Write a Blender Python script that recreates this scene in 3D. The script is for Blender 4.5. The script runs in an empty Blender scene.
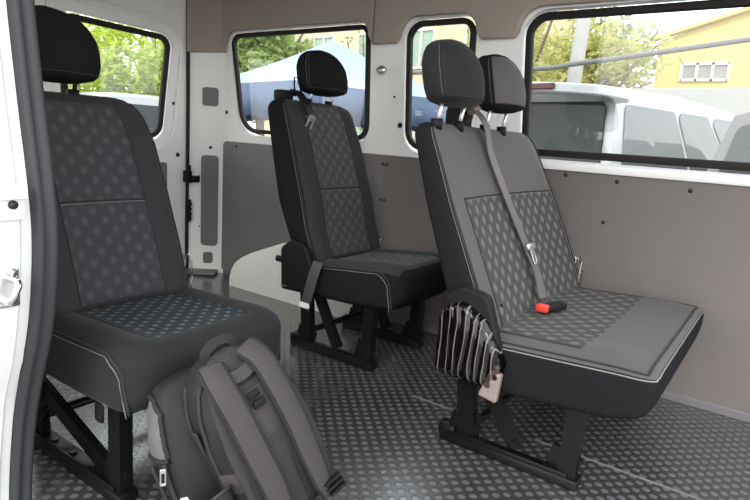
import bpy, bmesh, math, random
from mathutils import Vector, Matrix
S = bpy.context.scene
COL = S.collection
PI = math.pi
# ------------------------------------------------------------------ camera
RX = Vector((0.808, 0.586, 0.065)); RY = Vector((0.164, -0.117, -0.98)); RZ = Vector((-0.566, 0.802, -0.19))
def set_camera():
    cd = bpy.data.cameras.new('camera'); co = bpy.data.objects.new('camera', cd); COL.objects.link(co)
    r = RX.normalized(); fz = (RZ - RZ.dot(r) * r).normalized(); up = r.cross(fz)
    m = Matrix((r, up, -fz)).transposed().to_4x4(); m.translation = Vector((0, 0, .93))
    co.matrix_world = m
    cd.sensor_width = 36; cd.lens = 581.8 / 750 * 36; cd.clip_start = .02; cd.clip_end = 300
    S.camera = co
set_camera()
S.view_settings.view_transform = 'Standard'; S.view_settings.look = 'None'
S.view_settings.gamma = 1; S.view_settings.exposure = 0.47; S.view_settings.use_curve_mapping = False

# ------------------------------------------------------------------ materials
def srgb(r, g, b):
    f = lambda c: ((c / 255) / 12.92 if c / 255 <= .04045 else ((c / 255 + .055) / 1.055) ** 2.4)
    return (f(r), f(g), f(b), 1)
def mat(name, col, rough=.6, metal=0, noise=0, nscale=30, bump=0, bscale=200, sheen=0, spec=.5, coat=0):
    m = bpy.data.materials.new(name); m.use_nodes = True
    nt = m.node_tree; N = nt.nodes; L = nt.links; b = N['Principled BSDF']
    b.inputs['Base Color'].default_value = col; b.inputs['Roughness'].default_value = rough
    b.inputs['Metallic'].default_value = metal; b.inputs['Specular IOR Level'].default_value = spec
    if sheen:
        b.inputs['Sheen Weight'].default_value = sheen; b.inputs['Sheen Roughness'].default_value = .4
    if coat: b.inputs['Coat Weight'].default_value = coat
    tc = N.new('ShaderNodeTexCoord')
    if noise:
        n = N.new('ShaderNodeTexNoise'); n.inputs['Scale'].default_value = nscale; n.inputs['Detail'].default_value = 4
        L.new(tc.outputs['Object'], n.inputs['Vector'])
        mx = N.new('ShaderNodeMix'); mx.data_type = 'RGBA'
        mx.inputs[6].default_value = tuple(c * (1 - noise) for c in col[:3]) + (1,)
        mx.inputs[7].default_value = tuple(min(1, c * (1 + noise)) for c in col[:3]) + (1,)
        L.new(n.outputs['Fac'], mx.inputs[0]); L.new(mx.outputs[2], b.inputs['Base Color'])
    if bump:
        n2 = N.new('ShaderNodeTexNoise'); n2.inputs['Scale'].default_value = bscale; n2.inputs['Detail'].default_value = 2
        L.new(tc.outputs['Object'], n2.inputs['Vector'])
        bp = N.new('ShaderNodeBump'); bp.inputs['Strength'].default_value = bump; bp.inputs['Distance'].default_value = .002
        L.new(n2.outputs['Fac'], bp.inputs['Height']); L.new(bp.outputs['Normal'], b.inputs['Normal'])
    return m
def dot_fabric(name, base, dot, su, sv, r0, r1, rough=.88, sheen=.06):
    """woven cloth with a staggered lattice of lozenge dots, laid out in the seat's own UVs (metres)"""
    m = bpy.data.materials.new(name); m.use_nodes = True
    nt = m.node_tree; N = nt.nodes; L = nt.links; b = N['Principled BSDF']
    b.inputs['Roughness'].default_value = rough; b.inputs['Sheen Weight'].default_value = sheen; b.inputs['Specular IOR Level'].default_value = .15
    uv = N.new('ShaderNodeUVMap'); sx = N.new('ShaderNodeSeparateXYZ'); L.new(uv.outputs['UV'], sx.inputs[0])
    def M(op, a, c=None):
        n = N.new('ShaderNodeMath'); n.operation = op
        for i, v in enumerate((a, c)):
            if v is None: continue
            if isinstance(v, (int, float)): n.inputs[i].default_value = v
            else: L.new(v, n.inputs[i])
        return n.outputs[0]
    def cell(off):
        fx = M('SUBTRACT', M('FRACT', M('ADD', M('DIVIDE', sx.outputs['X'], su), off + 50)), .5)
        fy = M('SUBTRACT', M('FRACT', M('ADD', M('DIVIDE', sx.outputs['Y'], sv), off + 50)), .5)
        fx = M('MULTIPLY', fx, su); fy = M('MULTIPLY', fy, sv * .85)
        return M('SQRT', M('ADD', M('MULTIPLY', fx, fx), M('MULTIPLY', fy, fy)))
    d = M('MINIMUM', cell(0), cell(.5))
    mr = N.new('ShaderNodeMapRange'); mr.interpolation_type = 'SMOOTHSTEP'
    L.new(d, mr.inputs['Value']); mr.inputs['From Min'].default_value = r0; mr.inputs['From Max'].default_value = r1
    mr.inputs['To Min'].default_value = 1; mr.inputs['To Max'].default_value = 0
    mx = N.new('ShaderNodeMix'); mx.data_type = 'RGBA'; mx.inputs[6].default_value = base; mx.inputs[7].default_value = dot
    L.new(mr.outputs[0], mx.inputs[0]); L.new(mx.outputs[2], b.inputs['Base Color'])
    n2 = N.new('ShaderNodeTexNoise'); n2.inputs['Scale'].default_value = 900
    ad = M('ADD', M('MULTIPLY', n2.outputs['Fac'], .3), mr.outputs[0])
    bp = N.new('ShaderNodeBump'); bp.inputs['Strength'].default_value = .25; bp.inputs['Distance'].default_value = .002
    L.new(ad, bp.inputs['Height']); L.new(bp.outputs['Normal'], b.inputs['Normal'])
    return m
def floor_mat():
    m = bpy.data.materials.new('coin_rubber'); m.use_nodes = True
    nt = m.node_tree; N = nt.nodes; L = nt.links; b = N['Principled BSDF']
    tc = N.new('ShaderNodeTexCoord'); mp = N.new('ShaderNodeMapping')
    mp.inputs['Rotation'].default_value = (0, 0, PI / 4); mp.inputs['Scale'].default_value = (1 / .032,) * 3
    L.new(tc.outputs['Object'], mp.inputs['Vector'])
    v = N.new('ShaderNodeTexVoronoi'); v.voronoi_dimensions = '2D'; v.inputs['Randomness'].default_value = 0; v.inputs['Scale'].default_value = 1
    L.new(mp.outputs[0], v.inputs['Vector'])
    mr = N.new('ShaderNodeMapRange'); mr.interpolation_type = 'SMOOTHSTEP'; L.new(v.outputs['Distance'], mr.inputs['Value'])
    mr.inputs['From Min'].default_value = .24; mr.inputs['From Max'].default_value = .40; mr.inputs['To Min'].default_value = 1; mr.inputs['To Max'].default_value = 0
    mx = N.new('ShaderNodeMix'); mx.data_type = 'RGBA'; mx.inputs[6].default_value = (.038, .037, .038, 1); mx.inputs[7].default_value = (.115, .113, .115, 1)
    L.new(mr.outputs[0], mx.inputs[0]); L.new(mx.outputs[2], b.inputs['Base Color'])
    n = N.new('ShaderNodeTexNoise'); n.inputs['Scale'].default_value = 5; L.new(tc.outputs['Object'], n.inputs['Vector'])
    rr = N.new('ShaderNodeMapRange'); L.new(n.outputs['Fac'], rr.inputs['Value']); rr.inputs['To Min'].default_value = .20; rr.inputs['To Max'].default_value = .32; b.inputs['Specular IOR Level'].default_value = 1.0; b.inputs['Coat Weight'].default_value = .6; b.inputs['Coat Roughness'].default_value = .18
    L.new(rr.outputs[0], b.inputs['Roughness'])
    bp = N.new('ShaderNodeBump'); bp.inputs['Strength'].default_value = .5; bp.inputs['Distance'].default_value = .003
    L.new(mr.outputs[0], bp.inputs['Height']); L.new(bp.outputs['Normal'], b.inputs['Normal'])
    return m
def glass_mat(name, tint, gloss):
    m = bpy.data.materials.new(name); m.use_nodes = True
    nt = m.node_tree; N = nt.nodes; L = nt.links; N.remove(N['Principled BSDF'])
    t = N.new('ShaderNodeBsdfTransparent'); t.inputs[0].default_value = tint
    g = N.new('ShaderNodeBsdfGlossy'); g.inputs['Roughness'].default_value = .01
    mx = N.new('ShaderNodeMixShader'); mx.inputs[0].default_value = gloss
    L.new(t.outputs[0], mx.inputs[1]); L.new(g.outputs[0], mx.inputs[2]); L.new(mx.outputs[0], N['Material Output'].inputs[0])
    return m
def film_mat(name, tint, streak):
    """wrinkled clear plastic film: mostly see-through, glossy, with pale crease streaks"""
    m = bpy.data.materials.new(name); m.use_nodes = True
    nt = m.node_tree; N = nt.nodes; L = nt.links; N.remove(N['Principled BSDF'])
    tc = N.new('ShaderNodeTexCoord'); mp = N.new('ShaderNodeMapping'); mp.inputs['Scale'].default_value = (1, 1, .35)
    L.new(tc.outputs['Object'], mp.inputs['Vector'])
    n = N.new('ShaderNodeTexWave'); n.bands_direction = 'X'; n.inputs['Scale'].default_value = 13; n.inputs['Distortion'].default_value = 5; n.inputs['Detail'].default_value = 1.5; n.inputs['Detail Scale'].default_value = 1.2; L.new(mp.outputs[0], n.inputs['Vector'])
    cr = N.new('ShaderNodeValToRGB'); e = cr.color_ramp.elements
    e[0].position = .92; e[0].color = (0, 0, 0, 1); e[1].position = 1.0; e[1].color = (streak,) * 3 + (1,)
    L.new(n.outputs['Fac'], cr.inputs[0])
    t = N.new('ShaderNodeBsdfTransparent'); t.inputs[0].default_value = tint
    g = N.new('ShaderNodeBsdfGlossy'); g.inputs['Roughness'].default_value = .15; g.inputs[0].default_value = (.9, .87, .85, 1)
    d = N.new('ShaderNodeBsdfDiffuse'); d.inputs[0].default_value = (.62, .56, .52, 1)
    bp = N.new('ShaderNodeBump'); bp.inputs['Strength'].default_value = .8; bp.inputs['Distance'].default_value = .004
    L.new(n.outputs['Fac'], bp.inputs['Height']); L.new(bp.outputs[0], g.inputs['Normal'])
    m1 = N.new('ShaderNodeMixShader'); m1.inputs[0].default_value = .05; L.new(t.outputs[0], m1.inputs[1]); L.new(g.outputs[0], m1.inputs[2])
    m2 = N.new('ShaderNodeMixShader'); L.new(cr.outputs[0], m2.inputs[0]); L.new(m1.outputs[0], m2.inputs[1]); L.new(d.outputs[0], m2.inputs[2])
    L.new(m2.outputs[0], N['Material Output'].inputs[0])
    return m
def leaf_mat(name, c1, c2):
    m = bpy.data.materials.new(name); m.use_nodes = True
    nt = m.node_tree; N = nt.nodes; L = nt.links; N.remove(N['Principled BSDF'])
    g = N.new('ShaderNodeNewGeometry'); mx = N.new('ShaderNodeMix'); mx.data_type = 'RGBA'
    mx.inputs[6].default_value = c1; mx.inputs[7].default_value = c2; L.new(g.outputs['Random Per Island'], mx.inputs[0])
    d = N.new('ShaderNodeBsdfDiffuse'); t = N.new('ShaderNodeBsdfTranslucent')
    L.new(mx.outputs[2], d.inputs[0]); L.new(mx.outputs[2], t.inputs[0])
    ms = N.new('ShaderNodeMixShader'); ms.inputs[0].default_value = .5
    L.new(d.outputs[0], ms.inputs[1]); L.new(t.outputs[0], ms.inputs[2]); L.new(ms.outputs[0], N['Material Output'].inputs[0])
    return m
M = {}
M['white'] = mat('white_body_paint', (.86, .845, .82, 1), .35, noise=.03, nscale=4)
M['cream'] = mat('cream_paint', (.90, .87, .80, 1), .45, noise=.03, nscale=6)
M['jamb'] = mat('white_jamb_paint', (.82, .82, .80, 1), .25, noise=.02, nscale=5)
M['panel'] = mat('grey_trim_board', (.145, .126, .117, 1), .6, noise=.06, nscale=9, bump=.15, bscale=400)
M['panel_cool'] = mat('cool_grey_trim_board', (.175, .160, .152, 1), .6, noise=.06, nscale=9, bump=.15, bscale=400)
M['headliner'] = mat('beige_headliner', (.32, .275, .222, 1), .8, noise=.04, nscale=12, bump=.2, bscale=300)
M['cap'] = mat('grey_plastic_cap', (.15, .14, .145, 1), .55, bump=.1, bscale=500)
M['gasket'] = mat('black_window_rubber', (.014, .011, .010, 1), .6, spec=.3)
M['seal'] = mat('grey_door_seal_rubber', (.040, .041, .044, 1), .65, spec=.3, bump=.15, bscale=250)
M['fabric'] = mat('charcoal_cloth', (.022, .0215, .023, 1), .92, noise=.12, nscale=300, bump=.25, bscale=900, sheen=.08, spec=.12)
M['fabric_dark'] = mat('black_cloth', (.0135, .013, .014, 1), .95, noise=.12, nscale=300, bump=.25, bscale=900, spec=.08)
M['fabric_lit'] = mat('charcoal_cloth_lit_face', (.090, .084, .082, 1), .9, noise=.1, nscale=300, bump=.25, bscale=900, sheen=.1, spec=.15)  # charcoal cloth with light from the van's front put into its colour
M['fabric_mid'] = mat('mid_charcoal_cloth', (.036, .035, .037, 1), .9, noise=.12, nscale=300, bump=.25, bscale=900, sheen=.08, spec=.12)
M['dots'] = dot_fabric('dotted_seat_cloth', (.048, .0465, .048, 1), (.135, .128, .127, 1), .066, .066, .004, .0185)
M['dots_dim'] = dot_fabric('dim_lit_dotted_seat_cloth', (.044, .0445, .048, 1), (.068, .068, .072, 1), .060, .060, .003, .0165)  # same dotted cloth, dots toned down for the lighting on the nearest seat
M['dots_lit'] = dot_fabric('lit_dotted_seat_cloth', (.060, .058, .060, 1), (.098, .095, .097, 1), .060, .060, .003, .0165)  # same dotted cloth, lightened for the light on the seat by the wheel arch
M['dots_blue'] = dot_fabric('blue_grey_dotted_cloth', (.010, .017, .023, 1), (.115, .13, .14, 1), .052, .046, .002, .0105)
M['stitch'] = mat('grey_stitching', (.15, .14, .135, 1), .8)
M['stitch_light'] = mat('light_grey_stitching', (.20, .19, .18, 1), .8)
M['seam'] = mat('dark_seam', (.02, .02, .021, 1), .9)
M['plastic'] = mat('black_moulded_plastic', (.009, .009, .0095, 1), .55, spec=.18, bump=.12, bscale=600)
M['steel'] = mat('black_painted_steel', (.005, .005, .0055, 1), .35, spec=.3)
M['chrome'] = mat('chrome', (.75, .75, .76, 1), .18, 1)
M['bright'] = mat('bright_steel', (.72, .71, .70, 1), .3, .9)
M['belt'] = mat('grey_belt_webbing', (.115, .10, .095, 1), .6, bump=.3, bscale=700)
M['belt_dark'] = mat('black_belt_webbing', (.06, .056, .054, 1), .6, bump=.3, bscale=700)
M['red'] = mat('red_release_button', (.75, .05, .03, 1), .4)
M['tag'] = mat('white_label', (.8, .78, .76, 1), .6)
M['beige'] = mat('beige_plastic', (.24, .195, .165, 1), .5, noise=.1, nscale=40)
M['film'] = film_mat('clear_plastic_film', (.46, .40, .37, 1), .24)
M['film_white'] = film_mat('crumpled_plastic_film', (.85, .84, .83, 1), 1.0)
M['bag'] = mat('dark_grey_nylon', (.034, .031, .030, 1), .7, noise=.12, nscale=60, bump=.3, bscale=500, spec=.25)
M['bag_side'] = mat('black_nylon', (.020, .019, .0195, 1), .7, noise=.12, nscale=60, bump=.3, bscale=500, spec=.25)
M['strap'] = mat('grey_padded_strap_cloth', (.050, .044, .043, 1), .75, noise=.1, nscale=80, bump=.35, bscale=500, spec=.25)
M['lining'] = mat('grey_lining_cloth', (.11, .108, .11, 1), .8, noise=.3, nscale=30, bump=.4, bscale=60)
M['floor'] = floor_mat()
M['glass'] = glass_mat('clear_window_glass', (.95, .96, .95, 1), .045)
M['dark_glass'] = mat('dark_car_glass', (.022, .024, .026, 1), .04, spec=.3)
M['tint_glass'] = mat('pale_reflecting_car_glass', (.09, .10, .105, 1), .04, spec=.35)
M['asphalt'] = mat('asphalt', (.22, .21, .20, 1), .9, noise=.2, nscale=6)
M['car_white'] = mat('white_car_paint', (.40, .41, .42, 1), .3, coat=.2)
M['car_silver'] = mat('silver_car_paint', (.28, .28, .28, 1), .3, .2, coat=.5)
M['car_grey'] = mat('grey_car_paint', (.11, .105, .10, 1), .3, .2, coat=.4)
M['tail_red'] = mat('dark_red_lamp_lens', (.07, .008, .012, 1), .25)
M['tyre'] = mat('tyre_rubber', (.02, .02, .02, 1), .8)
M['yellow'] = mat('yellow_render', (.62, .50, .17, 1), .8, noise=.06, nscale=1)
M['cream_wall'] = mat('cream_yellow_render', (.55, .48, .31, 1), .8, noise=.06, nscale=1)
M['white_wall'] = mat('white_render', (.33, .325, .305, 1), .8, noise=.05, nscale=1)
M['grey_win'] = mat('grey_window', (.26, .25, .22, 1), .3)
M['green_win'] = mat('green_window', (.28, .38, .28, 1), .3)
M['win_frame'] = mat('pale_window_frame', (.72, .70, .64, 1), .5)
M['concrete'] = mat('pale_concrete', (.40, .38, .36, 1), .9, noise=.15, nscale=6)
M['cable'] = mat('grey_cable', (.13, .13, .13, 1), .7)
M['canopy'] = mat('pale_blue_canopy_cloth', (.24, .36, .46, 1), .7, noise=.05, nscale=2)
M['valance'] = mat('blue_canopy_valance_cloth', (.06, .09, .16, 1), .7, noise=.15, nscale=3)
M['bark'] = mat('tree_bark', (.16, .12, .09, 1), .9, noise=.3, nscale=20)
M['leaf_bright'] = leaf_mat('bright_leaf', (.34, .46, .045, 1), (.68, .75, .18, 1))
M['leaf_green'] = leaf_mat('green_leaf', (.22, .33, .09, 1), (.46, .54, .24, 1))
M['leaf_yellow'] = leaf_mat('yellowish_leaf', (.36, .38, .10, 1), (.64, .61, .28, 1))
M['leaf_olive'] = leaf_mat('olive_leaf', (.24, .27, .14, 1), (.42, .44, .25, 1))
M['screw'] = mat('dark_screw', (.05, .045, .042, 1), .4, .5)
M['bottle'] = mat('white_plastic_bottle', (.85, .84, .80, 1), .4)

# ------------------------------------------------------------------ mesh helpers
def link(name, me, m=None, parent=None, smooth=False):
    o = bpy.data.objects.new(name, me); COL.objects.link(o)
    if m is not None:
        for x in (m if isinstance(m, (list, tuple)) else [m]): me.materials.append(x)
    if smooth:
        for p in me.polygons: p.use_smooth = True
    if parent is not None: o.parent = parent
    return o
def obj(name, bm, m=None, parent=None, smooth=False, angle=None):
    bmesh.ops.recalc_face_normals(bm, faces=bm.faces[:])
    me = bpy.data.meshes.new(name); bm.to_mesh(me); bm.free()
    o = link(name, me, m, parent, smooth or angle is not None)
    if angle is not None: me.set_sharp_from_angle(angle=math.radians(angle))
    return o
def tag(o, label, cat, group=None):
    o['label'] = label; o['category'] = cat
    if group: o['group'] = group
    return o
def struct(o, label=None):
    o['kind'] = 'structure'
    if label: o['label'] = label
    return o
def empty(name, loc, rz=0):
    o = bpy.data.objects.new(name, None); COL.objects.link(o); o.location = loc; o.rotation_euler = (0, 0, rz); o.empty_display_size = .05
    return o
def box(bm, c, s, bev=0, rot=None, seg=2, mi=0):
    r = bmesh.ops.create_cube(bm, size=1); vs = r['verts']
    bmesh.ops.scale(bm, vec=s, verts=vs)
    if bev:
        es = list({e for v in vs for e in v.link_edges})
        rb = bmesh.ops.bevel(bm, geom=es, offset=bev, segments=seg, profile=.5, affect='EDGES')
        vs = list({v for f in rb['faces'] for v in f.verts} | {v for v in vs if v.is_valid})
    if rot is not None: bmesh.ops.rotate(bm, cent=(0, 0, 0), matrix=rot, verts=vs)
    bmesh.ops.translate(bm, vec=c, verts=vs)
    if mi:
        for f in {f for v in vs for f in v.link_faces}: f.material_index = mi
    return vs
def smooth_pts(pts, k=6, closed=False):
    P = [Vector(p) for p in pts]; n = len(P); out = []
    rng = range(n if closed else n - 1)
    for i in rng:
        g = (lambda j: P[j % n]) if closed else (lambda j: P[max(0, min(n - 1, j))])
        a, b, c, d = g(i - 1), g(i), g(i + 1), g(i + 2)
        for s in range(k):
            t = s / k
            out.append(.5 * ((2 * b) + (-a + c) * t + (2 * a - 5 * b + 4 * c - d) * t * t + (-a + 3 * b - 3 * c + d) * t ** 3))
    if not closed: out.append(P[-1])
    return out
def sweep(bm, pts, section, closed=False, up=Vector((0, 0, 1)), cap=True, scale=None, mi=0, ups=None):
    """sweep a closed 2D section [(side, up)] along pts"""
    n = len(pts); rings = []
    for i, p in enumerate(pts):
        a = pts[(i - 1) % n] if closed or i > 0 else p; b = pts[(i + 1) % n] if closed or i < n - 1 else p
        t = (Vector(b) - Vector(a)).normalized(); uu = ups[i] if ups else up
        s = t.cross(uu)
        if s.length < 1e-4: s = t.cross(Vector((1, 0.01, 0)))
        s.normalize(); u = s.cross(t)
        k = scale[i] if scale else 1
        rings.append([bm.verts.new(Vector(p) + s * x * k + u * y * k) for x, y in section])
    m = len(section)
    for i in range(n if closed else n - 1):
        A, B = rings[i], rings[(i + 1) % n]
        for j in range(m):
            f = bm.faces.new((A[j], A[(j + 1) % m], B[(j + 1) % m], B[j])); f.material_index = mi
    if not closed and cap:
        bm.faces.new(rings[0]).material_index = mi; bm.faces.new(rings[-1][::-1]).material_index = mi
def circ(r, n=8): return [(r * math.cos(2 * PI * i / n), r * math.sin(2 * PI * i / n)) for i in range(n)]
def rect(w, h): return [(-w / 2, -h / 2), (w / 2, -h / 2), (w / 2, h / 2), (-w / 2, h / 2)]
def rrect_sec(w, h, r=.3):
    a, b = w / 2, h / 2; c = min(a, b) * r * 2 * .5
    return [(-a + c, -b), (a - c, -b), (a, -b + c), (a, b - c), (a - c, b), (-a + c, b), (-a, b - c), (-a, -b + c)]
def tube(bm, pts, r, n=8, closed=False, up=Vector((0, 0, 1)), mi=0): sweep(bm, [Vector(p) for p in pts], circ(r, n), closed, up, mi=mi)
def loft(bm, rings, mfn=None, uvfn=None, cap=True):
    uvl = bm.loops.layers.uv.verify() if uvfn else None
    V = [[bm.verts.new(p) for p in r] for r in rings]; m = len(rings[0])
    for i in range(len(V) - 1):
        for j in range(m):
            k = (j + 1) % m
            f = bm.faces.new((V[i][j], V[i][k], V[i + 1][k], V[i + 1][j]))
            if mfn: f.material_index = mfn(i, j)
            if uvfn:
                for lp, (a, b) in zip(f.loops, ((i, j), (i, k), (i + 1, k), (i + 1, j))): lp[uvl].uv = uvfn(a, b)
    if cap:
        for r in (V[0][::-1], V[-1]):
            f = bm.faces.new(r)
    return V
def rrect(x0, y0, x1, y1, r, n=6):
    """rounded rectangle outline; r may be one radius or four (bl, br, tr, tl)"""
    if not isinstance(r, (list, tuple)): r = (r,) * 4
    out = []
    for (cx, cy, a0, rr) in ((x0 + r[0], y0 + r[0], PI, r[0]), (x1 - r[1], y0 + r[1], 1.5 * PI, r[1]), (x1 - r[2], y1 - r[2], 0, r[2]), (x0 + r[3], y1 - r[3], .5 * PI, r[3])):
        for i in range(n + 1):
            a = a0 + .5 * PI * i / n; out.append((cx + rr * math.cos(a), cy + rr * math.sin(a)))
    return out
def rquad(pts, r, n=6):
    """rounded polygon from corner points"""
    out = []; m = len(pts)
    for i in range(m):
        p = Vector(pts[i]).to_2d() if len(pts[i]) > 2 else Vector(pts[i]); a = Vector(pts[i - 1]); b = Vector(pts[(i + 1) % m])
        rr = r[i] if isinstance(r, (list, tuple)) else r
        if rr <= 0: out.append(tuple(p)); continue
        da = (a - p).normalized(); db = (b - p).normalized(); ang = da.angle(db); d = rr / math.tan(ang / 2)
        A = p + da * d; B = p + db * d
        c = p + (da + db).normalized() * (rr / math.sin(ang / 2))
        a0 = math.atan2(A.y - c.y, A.x - c.x); a1 = math.atan2(B.y - c.y, B.x - c.x)
        while a1 - a0 > PI: a1 -= 2 * PI
        while a1 - a0 < -PI: a1 += 2 * PI
        for k in range(n + 1):
            t = a0 + (a1 - a0) * k / n; out.append((c.x + rr * math.cos(t), c.y + rr * math.sin(t)))
    return out
def plate_mesh(outer, holes, th, bev=0):
    cu = bpy.data.curves.new('c', 'CURVE'); cu.dimensions = '2D'; cu.fill_mode = 'BOTH'; cu.extrude = max(th / 2 - bev, 0); cu.bevel_depth = bev; cu.bevel_resolution = 2
    if bev: cu.offset = -bev
    for pl in [outer] + list(holes):
        sp = cu.splines.new('POLY'); sp.points.add(len(pl) - 1); sp.use_cyclic_u = True
        for q, (x, y) in zip(sp.points, pl): q.co = (x, y, 0, 1)
    o = bpy.data.objects.new('c', cu); COL.objects.link(o)
    dg = bpy.context.evaluated_depsgraph_get(); me = bpy.data.meshes.new_from_object(o.evaluated_get(dg))
    bpy.data.objects.remove(o); bpy.data.curves.remove(cu); me.materials.clear()
    return me
XZ = Matrix(((1, 0, 0, 0), (0, 0, 1, 0), (0, 1, 0, 0), (0, 0, 0, 1)))      # 2D (x, z) on a wall that faces along Y
YZ = Matrix(((0, 0, 1, 0), (1, 0, 0, 0), (0, 1, 0, 0), (0, 0, 0, 1)))      # 2D (y, z) on a wall that faces along X
def plate(name, outer, holes, th, m, mtx, at, parent=None, bev=0):
    me = plate_mesh(outer, holes, th, bev); me.transform(mtx)
    bm = bmesh.new(); bm.from_mesh(me); bpy.data.meshes.remove(me)
    bmesh.ops.remove_doubles(bm, verts=bm.verts[:], dist=1e-5)
    bmesh.ops.translate(bm, vec=at, verts=bm.verts[:])
    return obj(name, bm, m, parent, angle=35)
def scaled(pl, d):
    """offset a convex-ish outline inwards by d (outwards if negative)"""
    n = len(pl); out = []
    ar = sum(pl[i][0] * pl[(i + 1) % n][1] - pl[(i + 1) % n][0] * pl[i][1] for i in range(n)); sg = 1 if ar > 0 else -1
    for i in range(n):
        p = Vector(pl[i]); a = Vector(pl[i - 1]); b = Vector(pl[(i + 1) % n]); t = (b - a).normalized()
        q = p + Vector((-t.y, t.x)) * d * sg; out.append((q.x, q.y))
    return out

# ------------------------------------------------------------------ van shell
W = 2.437                                  # inner face of the left body side
XR, XF = -3.1, .9                          # rear door plane, forward end of what is built
TOP = 1.95
w1 = rquad([(-2.775, .905), (-1.815, .905), (-1.845, 1.482), (-2.885, 1.478)], [.16, .08, .06, .06])
w2 = rquad([(-1.585, .88), (-1.25, .88), (-1.258, 1.482), (-1.625, 1.479)], [.10, .10, .075, .085])
w3 = rquad([(-.985, .897), (.30, .897), (.30, 1.486), (-1.028, 1.478)], [.05, .06, .08, .09])
lips = [scaled(w, -.012) for w in (w1, w2, w3)]
bm_floor = bmesh.new(); box(bm_floor, ((XR + XF) / 2, 1.51, -.03), (XF - XR, 1.93, .06))
floor = struct(obj('floor', bm_floor, M['floor']), 'dark studded rubber floor of the van')
bm = bmesh.new()
for x0, y0, x1, y1 in ((-.55, 1.747, .85, 1.75), (-1.02, 1.747, -.78, 1.75)): box(bm, ((x0 + x1) / 2, (y0 + y1) / 2, .001), (x1 - x0, .006, .003))
obj('floor_joint', bm, M['cap'], floor)
wall_left = struct(plate('wall_left', [(-2.96, -.0), (XF, -.0), (XF, TOP), (-2.96, TOP)], lips, .05, M['white'], XZ, (0, W + .025, 0)), 'white painted van side with three windows')
bm = bmesh.new()      # coat hook and holes on the white pillar
tube(bm, [(-1.735, W, 1.255), (-1.735, W - .018, 1.255)], .011, 10, up=Vector((1, 0, 0))); tube(bm, [(-1.735, W - .016, 1.255), (-1.735, W - .03, 1.255)], .022, 12, up=Vector((1, 0, 0)))
tube(bm, [(-1.77, W - .012, 1.262), (-1.735, W - .02, 1.255)], .009, 8)
obj('bolt', bm, M['bright'], wall_left, smooth=True)
for hx, hz, hr in ((-1.62, .995, .014), (-1.665, 1.13, .006), (-2.905, 1.02, .012)):
    bm = bmesh.new(); tube(bm, [(hx, W + .004, hz), (hx, W - .002, hz)], hr, 12, up=Vector((1, 0, 0))); obj('screw_hole', bm, M['seam'], wall_left, smooth=True)

def window(n, outline, mtx, at, inner, label, gw=.031):
    g = plate(f'window_{n}', outline, [scaled(outline, gw)], .030, M['gasket'], mtx, at, bev=.008)
    struct(g, label)
    off = Vector(at) + Vector(inner) * .012
    plate('pane', scaled(outline, .022), [], .004, M['glass'], mtx, off, g)
    return g
window(1, w1, XZ, (0, W + .012, 0), (0, 1, 0), 'rear side window in black rubber gasket', .024)
window(2, w2, XZ, (0, W + .012, 0), (0, 1, 0), 'narrow middle side window in black rubber gasket', .026)
window(3, w3, XZ, (0, W + .012, 0), (0, 1, 0), 'long front side window in black rubber gasket')

# upper trim (beige) with notches over the three windows
def notch(x0, x1, zt, r):
    a = []
    for i in range(7): t = i / 6 * PI / 2; a.append((x0 + r - r * math.cos(t), zt - r + r * math.sin(t)))
    for i in range(7): t = i / 6 * PI / 2; a.append((x1 - r + r * math.sin(t), zt - r + r * math.cos(t)))
    return a
ZB = 1.378
pts = [(-2.97, ZB)] + [(-2.93, ZB)] + notch(-2.896, -1.832, 1.492, .07) + [(-1.802, ZB), (-1.80, TOP), (-2.97, TOP)]
t1 = struct(plate('trim_1', pts, [], .03, M['headliner'], XZ, (0, W - .018, 0), bev=.011), 'beige upper trim board over the rear side window')
pts = [(-1.797, ZB), (-1.665, ZB)] + notch(-1.640, -1.240, 1.494, .085) + [(-1.215, ZB), (-1.062, ZB)] + notch(-1.042, .318, 1.497, .095) + [(.35, ZB), (XF, ZB), (XF, TOP), (-1.797, TOP)]
t2 = struct(plate('trim_2', pts, [], .03, M['headliner'], XZ, (0, W - .018, 0), bev=.011), 'beige upper trim board over the narrow and long windows')
# lower grey boards
ZP = .846
t3 = struct(plate('trim_3', rquad([(-2.925, .03), (-1.692, .03), (-1.692, ZP), (-2.925, ZP)], [.005, .005, .005, .03]), [], .008, M['panel_cool'], XZ, (0, W - .004, 0), bev=.0015), 'grey lower side board behind the wheel arch')
t4 = struct(plate('trim_4', rquad([(-1.686, .03), (XF, .03), (XF, ZP - .004), (-1.686, ZP)], .004), [], .010, M['panel'], XZ, (0, W - .005, 0), bev=.0015), 'warm grey lower side board under the long window')
bm = bmesh.new(); box(bm, (-1.689, W - .004, .44), (.007, .011, .80)); obj('joint_strip', bm, M['cap'], t3)
for (sx, sz, t) in ((-1.70, .80, t3), (-1.675, .80, t3), (-1.70, .62, t3), (-1.675, .62, t3), (-2.80, .82, t3), (-.775, .828, t4), (-.57, .820, t4), (-.31, .812, t4), (-.60, .655, t4), (-1.3, .8, t4)):
    bm = bmesh.new(); tube(bm, [(sx, W - .004, sz), (sx, W - .013, sz)], .008, 10, up=Vector((1, 0, 0))); obj('screw', bm, M['screw'], t, smooth=True)
# white sill ledge under long window
bm = bmesh.new(); sweep(bm, [Vector((-1.01, W, .866)), Vector((XF, W, .866))], [(-.006, -.019), (.022, -.019), (.028, -.006), (.026, .010), (.012, .018), (-.006, .019)], up=Vector((0, 0, 1)))
struct(obj('trim_5', bm, M['white'], smooth=False, angle=50), 'white painted ledge under the long side window')
# black strip where board meets floor
bm = bmesh.new(); box(bm, ((-2.9 + XF) / 2, W - .008, .016), (XF + 2.9, .016, .034), .004); struct(obj('trim_6', bm, M['cap']), 'dark strip where the side board meets the floor')
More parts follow.
